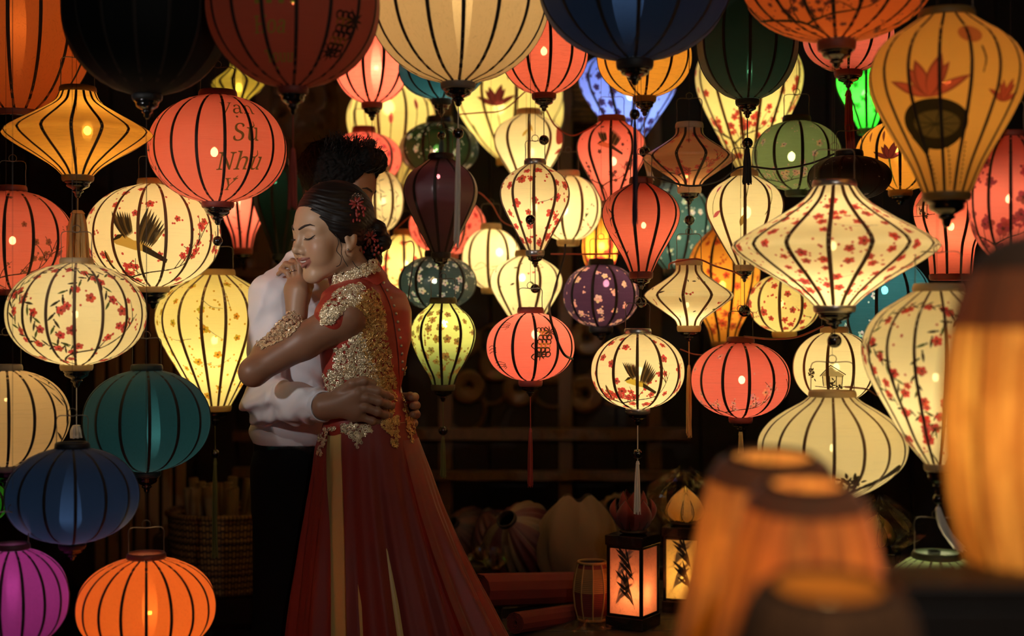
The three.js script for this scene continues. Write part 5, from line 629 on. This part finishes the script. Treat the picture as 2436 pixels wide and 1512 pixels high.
// gold embroidery: little rings and beads sewn on in patches
function lace(name, f, poly, size, seed, mat, step = .82) {
  const r = rng(seed), out = [], lo = [0, 1].map((k) => Math.min(...poly.map((p) => p[k]))), hi = [0, 1].map((k) => Math.max(...poly.map((p) => p[k])));
  const inside = (x, y) => { let c = false; for (let i = 0, j = poly.length - 1; i < poly.length; j = i++) { const [xi, yi] = poly[i], [xj, yj] = poly[j]; if (yi > y !== yj > y && x < (xj - xi) * (y - yi) / (yj - yi) + xi) c = !c; } return c; };
  const kinds = [0, 1, 2].map((k) => merge([new THREE.TorusGeometry([.62, .5, .34][k], .17, 5, 10), ...(k < 2 ? [new THREE.IcosahedronGeometry([.3, .34][k], 0)] : []), ...(k === 1 ? [0, 1, 2, 3, 4].map((i) => new THREE.IcosahedronGeometry(.2, 0).translate(Math.cos(i * 1.257) * .75, Math.sin(i * 1.257) * .75, 0)) : [])]));
  for (let y = lo[1]; y <= hi[1]; y += size * step) for (let x = lo[0]; x <= hi[0]; x += size * step) { const X = x + (r() - .5) * size * .9, Y = y + (r() - .5) * size * .9; if (!inside(X, Y)) continue; const h = sight(f, X, Y, 3.2, 4.1); if (!h) continue; const s = size * 3.55 / FPX * (.5 + .45 * r()), n = h[1].clone().add(V(r() - .5, r() - .5, r() - .5).multiplyScalar(.7)).normalize(); out.push(kinds[Math.floor(r() * 3)].clone().applyMatrix4(new THREE.Matrix4().compose(h[0].addScaledVector(h[1], .0015), new THREE.Quaternion().setFromUnitVectors(V(0, 0, 1), n), V(s, s, s)))); }
  if (out.length) { const m = child(name, merge(out), mat, W); m.userData.kind = 'stuff'; return m; }
}
const GOLDTHREAD = std(rgb(.78, .52, .2), .3, { metalness: .9 }), PALEGOLD = std(rgb(.86, .74, .52), .3, { metalness: .85 });
const onDress = (x, y, z) => Math.min(bodiceCut(x, y, z), 9);
lace('collar_lace', collarRing, [[786, 700], [796, 655], [832, 632], [893, 616], [900, 642], [850, 660], [822, 682], [806, 702]], 10, 1, PALEGOLD, .42);
lace('shoulder_lace', onDress, [[766, 768], [758, 742], [788, 708], [800, 688], [850, 672], [872, 690], [852, 722], [822, 736], [806, 752], [790, 776]], 10, 2, PALEGOLD, .55);
lace('sleeve_lace', (x, y, z) => Math.min(armF(x, y, z), capF(x, y, z)), [[764, 770], [766, 742], [800, 740], [800, 756], [782, 768]], 8, 3, PALEGOLD, .6);
lace('back_lace', onDress, [[852, 700], [893, 684], [914, 736], [920, 800], [934, 860], [944, 935], [936, 990], [948, 1040], [940, 1064], [926, 1024], [906, 1008], [908, 935], [884, 902], [864, 848], [856, 790], [846, 740]], 9, 4, GOLDTHREAD, .62);
lace('side_lace', onDress, [[768, 932], [770, 892], [792, 870], [800, 832], [830, 812], [852, 786], [868, 800], [890, 870], [915, 930], [870, 905], [826, 902], [796, 936]], 11, 5, PALEGOLD, .62);
lace('edge_lace', onDress, [[960, 884], [974, 850], [975, 940], [988, 1000], [984, 1046], [974, 1044], [964, 990], [954, 950]], 8, 6, GOLDTHREAD, .62);
lace('cuff', armF, [[606, 818], [640, 772], [690, 738], [722, 732], [728, 756], [692, 796], [650, 822], [628, 832]], 8, 7, PALEGOLD, .55);
{ const bead = new THREE.SphereGeometry(.0042, 12, 8), pts = [[912, 672], [921, 690], [930, 708], [937, 727], [942, 746], [946, 765], [949, 784], [952, 803], [954, 822], [956, 841], [957, 860], [958, 878]]; for (const [x, y] of pts) { const h = sight(onDress, x, y, 3.2, 4); if (h) part('button', bead, PALEGOLD, W).position.copy(h[0]).sub(W.position); } child('back_seam', tube(pts.concat([[959, 930], [962, 1000]]).map(([x, y]) => (sight(onDress, x - 9, y, 3.2, 4) ?? [at(x - 9, y, 3.56)])[0]), .0016, 60, 5), std(rgb(.12, .012, .01), .6), W); }
// skirt: gold satin underneath, an open red overskirt and a sheer outer layer
const hzAt = (py) => lerp(1.13, .86, smooth(py, 990, 1320));
function skirtGeo(yTop, yBot, edges, out, th0, th1, amp, seed) {
  const r = rng(seed), ph = [...Array(6)].map(() => r() * 6.28), N = 44, Mm = 150, pos = [], idx = [], pick = (py) => { let i = 1; while (i < edges.length - 1 && py > edges[i][0]) i++; const A = edges[i - 1], B = edges[i], t = clamp((py - A[0]) / (B[0] - A[0]), 0, 1); return [lerp(A[1], B[1], t), lerp(A[2], B[2], t)]; };
  for (let i = 0; i <= N; i++) { const t = i / N, py = lerp(yTop, yBot, t), [l, rt] = pick(py), cx = (l + rt) / 2, s = 3.6 / FPX, hx = (rt - l) / 2 * s * out, hz = hx * hzAt(py), c = at(cx, py, 3.6), a0 = th0 ? th0(py, cx, hx / s) : -Math.PI, a1 = th1 ? th1(py, cx, hx / s) : Math.PI;
    for (let j = 0; j <= Mm; j++) { const q = j / Mm, th = lerp(a0, a1, q), g = Math.min(1, t * 2.2) * amp, fold = g * (.5 * Math.sin(17 * th + ph[0] + .8 * Math.sin(3 * th + ph[4])) + .38 * Math.sin(29 * th + ph[1] + t * 1.2) + .3 * Math.sin(9 * th + ph[2])), k = 1 + fold; pos.push(c.x + hx * Math.sin(th) * k, c.y, c.z + hz * Math.cos(th) * k); if (i < N && j < Mm) { const b = i * (Mm + 1) + j, e = b + Mm + 1; idx.push(b, e, b + 1, e, e + 1, b + 1); } } }
  const g = new THREE.BufferGeometry(); g.setAttribute('position', new THREE.Float32BufferAttribute(pos, 3)); g.setIndex(idx); g.computeVertexNormals(); return g; }
const EDG = [[985, 776, 978], [1060, 752, 1000], [1120, 746, 1014], [1200, 735, 1036], [1300, 722, 1068], [1400, 712, 1105], [1512, 700, 1146], [1900, 655, 1290]];
const slit = (k) => (py, cx, hx) => Math.asin(clamp((lerp(k ? 827 : 791, k ? 852 : 806, (py - 1060) / 450) - cx) / hx, -.98, .98));
child('underskirt', skirtGeo(1000, 1900, EDG, .93, null, null, .03, 3), phys(rgb(.66, .46, .16), .36, { sheen: .5, sheenColor: rgb(.9, .7, .3) }), W, 'gold satin underskirt in the slit');
child('overskirt', skirtGeo(1000, 1905, EDG, 1.0, slit(1), (a, b, c) => slit(0)(a, b, c) + 2 * Math.PI, .085, 8), phys(rgb(.25, .024, .016), .6, { transmission: .12, sheen: .7, sheenColor: rgb(.6, .1, .06) }), W, 'red chiffon overskirt with a slit');
child('sheer_layer', skirtGeo(1040, 1900, [[1040, 776, 990], [1120, 748, 1018], [1200, 738, 1044], [1300, 726, 1084], [1400, 716, 1130], [1512, 706, 1186], [1900, 670, 1380]], 1.05, () => .8, () => 3.9, .07, 12), phys(rgb(.85, .3, .25), .5, { transmission: .9 }), W, 'sheer red outer layer trailing behind');
const hipF = (() => { const rows = EDG.map(([py, l, r]) => [py, (l + r) / 2, 3.6, (r - l) / 2 * 3.6 / FPX * 1.012, (r - l) / 2 * 3.6 / FPX * 1.012 * hzAt(py)]); return loftField(rows.slice(0, 5), 0); })();
lace('hip_lace', hipF, [[756, 1086], [757, 1040], [768, 1018], [792, 1003], [802, 1012], [784, 1034], [770, 1062], [764, 1086]], 9, 8, PALEGOLD, .6);
lace('hip_lace', hipF, [[806, 1012], [830, 1006], [882, 1012], [884, 1024], [862, 1040], [858, 1062], [850, 1068], [842, 1050], [828, 1034], [810, 1026]], 9, 9, PALEGOLD, .6);
lace('hip_lace', hipF, [[906, 1000], [946, 990], [950, 1036], [942, 1066], [932, 1056], [926, 1030], [908, 1016]], 8, 10, GOLDTHREAD, .6);
lace('hip_lace', hipF, [[962, 985], [984, 995], [986, 1030], [982, 1052], [974, 1050], [966, 1020]], 8, 11, GOLDTHREAD, .6);
{ const shoe = std(rgb(.3, .16, .05), .4, { metalness: .5 }); for (const q of [-1, 1]) { const p = at(860, 1931, 3.58 + q * .07); child('shoe', meshField(join([cone(V(p.x + .06, .05, p.z), V(p.x - .02, .035, p.z), .028, .03), cone(V(p.x - .02, .03, p.z), V(p.x - .13, .02, p.z), .03, .016), cone(V(p.x + .07, .04, p.z), V(p.x + .075, .006, p.z), .014, .006)], .02), [p.x - .17, -.01, p.z - .06], [p.x + .12, .1, p.z + .06], .006), shoe, W); } }

// ---------- the man ----------
const MSKIN = [.3, .16, .095];
const mh = frame(at(806, 452, 3.8), 76 * Math.PI / 180, .26, .0), mNeck = at(742, 648, 3.87), mHeadF = headField({ wide: 1.06, chin: .019, neck: .058, gap: .0012 }, mh.in(mNeck));
const mHead = bake(meshField(mHeadF, [-.105, -.25, -.17], [.105, .13, .125], .0028, (x, y, z) => MSKIN.map((b, i) => lerp(b, [.2, .07, .06][i], lipMask(x, y, z)))), mh.m);
const mYaw = 53 * Math.PI / 180, mRows = [[610, 742, 3.87, .06, .06], [650, 744, 3.87, .12, .085], [690, 746, 3.87, .185, .105], [760, 744, 3.87, .185, .122], [860, 742, 3.87, .172, .12], [960, 742, 3.87, .165, .115], [1068, 744, 3.87, .166, .118]];
const mTorso = loftField(mRows, mYaw), mShould = at(652, 706, 3.735), mElb = at(634, 952, 3.72), mWr = at(772, 966, 3.485), mShL = at(846, 706, 4.0), mElL = at(902, 905, 4.02), mWrL = at(930, 968, 3.82);
const mArmR = join([cone(mShould, mElb, .05, .042), cone(mElb, mWr, .042, .029)], .02), mArmL = join([cone(mShL, mElL, .05, .042), cone(mElL, mWrL, .042, .03)], .02);
const mBody = meshField(join([(x, y, z) => mTorso(x, y, z) + .02, mArmR, mArmL, cone(mNeck, mh.out(0, -.06, -.03), .055, .055)], .03), ...boundsOf([mShould, mElb, mWr, mShL, mElL, mWrL, at(744, 1068, 3.87), at(742, 610, 3.87)], .16), .01, plain(MSKIN));
const mp = (x, y, d) => at(x, y, d), knob = [[866, 924, 3.462], [872, 946, 3.455], [869, 969, 3.458], [858, 991, 3.47]];
const mPalm = join([cone(mWr, mp(848, 938, 3.462), .029, .02), cone(mWr, mp(848, 976, 3.468), .028, .02), cone(mp(850, 930, 3.468), mp(846, 988, 3.476), .017, .015)], .022);
const mFing = fingers([[[mp(...knob[0]), mp(898, 930, 3.466), mp(918, 939, 3.49), mp(930, 944, 3.52)], .0112, .0088], [[mp(...knob[1]), mp(902, 954, 3.462), mp(921, 962, 3.487), mp(932, 966, 3.52)], .0115, .009], [[mp(...knob[2]), mp(898, 979, 3.466), mp(916, 986, 3.492), mp(927, 989, 3.52)], .0112, .0086], [[mp(...knob[3]), mp(886, 1001, 3.475), mp(904, 1007, 3.498), mp(914, 1009, 3.52)], .0098, .0076], [[mp(800, 938, 3.475), mp(838, 912, 3.452), mp(866, 905, 3.456), mp(888, 911, 3.47)], .0135, .0092]], .004);
const mTend = knob.map(([x, y, d]) => cone(mp(800, 960 + (y - 960) * .3, 3.462), mp(x, y, d - .004), .003, .0055));
const mHandF = (x, y, z) => smin(smin(mPalm(x, y, z), join(mTend, .004)(x, y, z), .008), mFing(x, y, z), .007), mHandR = meshField(mHandF, ...boundsOf([mWr, mp(935, 900, 3.45), mp(920, 1015, 3.53)], .035), .0026, plain(MSKIN));
const far = [[944, 0], [964, .004], [985, .004], [1006, -.002]], farF = fingers(far.map(([y, o], i) => [[mp(950, y, 3.7), mp(976, y - 1, 3.66), mp(986 + o * 900, y, 3.62), mp(978 + o * 900, y + 1, 3.585)], .0118 - .001 * (i === 3), .0096]), .003), mHandL = meshField((x, y, z) => smin(join([cone(mWrL, mp(948, 962, 3.72), .03, .025), cone(mWrL, mp(948, 990, 3.72), .03, .025)], .02)(x, y, z), farF(x, y, z), .008), ...boundsOf([mWrL, mp(1000, 930, 3.55), mp(1000, 1020, 3.72)], .03), .0028, plain(MSKIN));
child('body', joinBody([mHead, mBody, mHandR, mHandL]), skinMat, M);
for (const q of [1, -1]) { const to = (v) => v.clone().applyMatrix4(mh.m); child('eyebrow', ribbon([[.012, .018], [.022, .021], [.034, .0235], [.047, .02]].map(([x, y]) => to(onFace(mHeadF, q * x, y, .0004))), [.005, .0062, .0058, .002]), BROW, M); child('eyelashes', ribbon([[.019, -.004], [.027, -.0075], [.037, -.0075], [.045, -.003]].map(([x, y]) => to(onFace(mHeadF, q * x, y, .0004))), [.0012, .002, .0022, .001]), LASH, M); }
const mCap = egg(0, .046, -.016, .096, .09, .108), mFaceCut = egg(0, -.03, .075, .075, .105, .075), tuft = (x, y, z) => .0028 * wob(x, y, z, 260) + .003 * wob(x + .3, y, z + .2, 120);
const quiff = join([...Array(9)].map((_, i) => { const a = (i / 8 - .5) * 1.9; return ball(V(.06 * Math.sin(a), .1 + .008 * Math.cos(i * 2.1), .058 + .02 * Math.cos(a)), .024); }), .012);
const mHairF = (x, y, z) => { let d = smax(mCap(x, y, z), -mFaceCut(x, y, z), .01); d = smax(d, -.5 * y + .866 * z - .055, .01); d = smax(d, -.055 - y + (z > .02 ? .035 : 0), .02); return smin(d, quiff(x, y, z), .02) + tuft(x, y, z); };
child('hair', bake(meshField(mHairF, [-.12, -.1, -.15], [.12, .17, .13], .0032), mh.m), phys(rgb(.003, .0025, .002), .75, { specularIntensity: .35 }), M);
{ const r = rng(71), out = []; for (let i = 0; i < 420; i++) { const a = (r() - .5) * 5.2, t = r(), p = V(.084 * Math.sin(a) * Math.sin(.4 + t * 1.2), .046 + .088 * Math.cos(.1 + t * 1.25), .005 + .095 * Math.cos(a) * Math.sin(.35 + t * 1.1)); if (-.5 * p.y + .866 * p.z > .05) continue; const n = V(p.x, p.y - .02, p.z).normalize(), q = V(r() - .5, r() - .2, r() - .5).multiplyScalar(.02); out.push(tube([p.clone().addScaledVector(n, -.004), p.clone().addScaledVector(n, .009).addScaledVector(q, .3), p.clone().addScaledVector(n, .013).add(q)], .0009, 4, 4)); } child('hair_tufts', bake(merge(out), mh.m), phys(rgb(.008, .006, .005), .5), M); }
// shirt, cuff, belt, trousers
const SHIRT = phys(rgb(.76, .755, .8), .65, { sheen: .3, sheenColor: rgb(.6, .6, .65) });
const creaseS = (x, y, z) => .006 * Math.sin(95 * y + 30 * x + 2 * Math.sin(26 * z)) * Math.sin(31 * x + 18 * y + 9 * z) + .003 * wob(x, y, z, 42);
const sleeveR = join([cone(mShould, mShould.clone().lerp(mElb, .5), .064, .06), cone(mShould.clone().lerp(mElb, .5), mElb, .06, .058), cone(mElb, mElb.clone().lerp(mWr, .55), .06, .052), cone(mElb.clone().lerp(mWr, .55), mElb.clone().lerp(mWr, .9), .052, .041)], .02), sleeveL = join([cone(mShL, mElL, .064, .056), cone(mElL, mWrL, .056, .04)], .02);
const foldsR = (x, y, z) => { const p = V(x, y, z), a = p.distanceTo(mElb), k = Math.exp(-a * a / .03); return k * .011 * Math.sin(80 * (x * .75 - y * .5 - z * .3) + 3 * Math.sin(22 * y)) + .004 * wob(x, y, z, 55) + .0025 * Math.sin(120 * (x - y * .4) + 4 * wob(x, y, z, 25)); };
const SHIRT_END = at(0, 1050, 3.87).y, shirtF = (x, y, z) => { const blouse = mTorso(x, y, z) - .006 - .016 * Math.exp(-((y - at(0, 1020, 3.87).y) ** 2) / .002); let d = smin(blouse, cone(mNeck, mShould, .06, .062)(x, y, z), .04); d = smin(d, cone(mNeck, mShL, .06, .062)(x, y, z), .04); d = smin(d + .6 * creaseS(x, y, z), Math.min(sleeveR(x, y, z) + foldsR(x, y, z), sleeveL(x, y, z)), .012); return Math.max(SHIRT_END - y, smax(d, -(cone(mNeck, mh.out(0, -.06, -.03), .058, .06)(x, y, z)), .004)); };
child('shirt', meshField(shirtF, ...boundsOf([mShould, mElb, mWr, mShL, mElL, at(744, 1068, 3.87), at(742, 612, 3.87)], .15), .006), SHIRT, M);
{ const dir = mWr.clone().sub(mElb).normalize(), g = lathe([[.0365, -.058], [.0385, -.05], [.0385, .006], [.037, .01], [.0345, .008], [.0345, -.058]], 36); child('cuff', g.applyQuaternion(new THREE.Quaternion().setFromUnitVectors(V(0, 1, 0), dir)).translate(...mWr.clone().addScaledVector(dir, -.012).toArray()), SHIRT, M); const hit = mWr.clone().addScaledVector(dir, -.03); child('cuff_button', new THREE.CylinderGeometry(.0055, .0055, .003, 14).rotateX(1.57).translate(hit.x, hit.y - .01, hit.z + .039), SHIRT, M);
  const cd = mh.out(0, -.07, -.03).sub(mNeck).normalize(), cg = lathe([[.075, -.02], [.07, .0], [.066, .022], [.067, .026], [.072, .016], [.08, -.012], [.086, -.03]], 40); child('shirt_collar', cg.applyQuaternion(new THREE.Quaternion().setFromUnitVectors(V(0, 1, 0), cd)).translate(...mNeck.clone().addScaledVector(cd, .02).toArray()), SHIRT, M); }
const beltRows = (p, o) => { const c = at(744, p, 3.87), out = []; for (let i = 0; i <= 60; i++) { const a = i / 60 * 6.2832, u = (.168 + o) * Math.sin(a), w = (.12 + o) * Math.cos(a); out.push(V(c.x + u * Math.cos(mYaw) + w * Math.sin(mYaw), c.y, c.z - u * Math.sin(mYaw) + w * Math.cos(mYaw))); } return out; };
{ const a = beltRows(1044, .012), b = beltRows(1068, .012), pos = [], idx = []; for (const [q, o] of [[a, 0], [b, 0], [beltRows(1068, .006), 0], [beltRows(1044, .006), 0]]) for (const p of q) pos.push(p.x, p.y, p.z); for (let r = 0; r < 4; r++) for (let i = 0; i < 60; i++) { const x = r * 61 + i, y = ((r + 1) % 4) * 61 + i; idx.push(x, x + 1, y, x + 1, y + 1, y); } const g = new THREE.BufferGeometry(); g.setAttribute('position', new THREE.Float32BufferAttribute(pos, 3)); g.setIndex(idx); g.computeVertexNormals(); child('belt', g, phys(rgb(.012, .01, .009), .22, { clearcoat: .6 }), M); }
const hipR = at(690, 1110, 3.79), knR = at(682, 1500, 3.78), anR = at(682, 1885, 3.8), hipL = at(790, 1110, 3.95), knL = at(770, 1500, 3.95), anL = at(765, 1860, 3.97);
const trouF = (x, y, z) => smin(loftField([[1060, 744, 3.87, .166, .118], [1120, 744, 3.87, .178, .128], [1200, 742, 3.87, .175, .13]], mYaw)(x, y, z), join([cone(hipR, knR, .1, .088), cone(knR, anR, .088, .08), cone(hipL, knL, .1, .085), cone(knL, anL, .085, .078)], .02)(x, y, z), .03) + .003 * wob(x, y, z, 26);
child('trousers', meshField(trouF, ...boundsOf([hipR, anR, hipL, anL, at(744, 1060, 3.87)], .2), .011), phys(rgb(.0045, .0042, .0045), .9, { specularIntensity: .3 }), M);
for (const a of [anR, anL]) { const p = V(a.x, 0, a.z); child('shoe', meshField((x, y, z) => Math.max(join([cone(V(p.x - .04, .045, p.z), V(p.x + .06, .04, p.z + .03), .042, .042), cone(V(p.x + .06, .035, p.z + .03), V(p.x + .16, .03, p.z + .07), .04, .028)], .03)(x, y, z), .004 - y), [p.x - .1, -.01, p.z - .07], [p.x + .21, .11, p.z + .13], .007), phys(rgb(.01, .008, .007), .25, { clearcoat: .5 }), M); }

renderer.render(scene, camera);
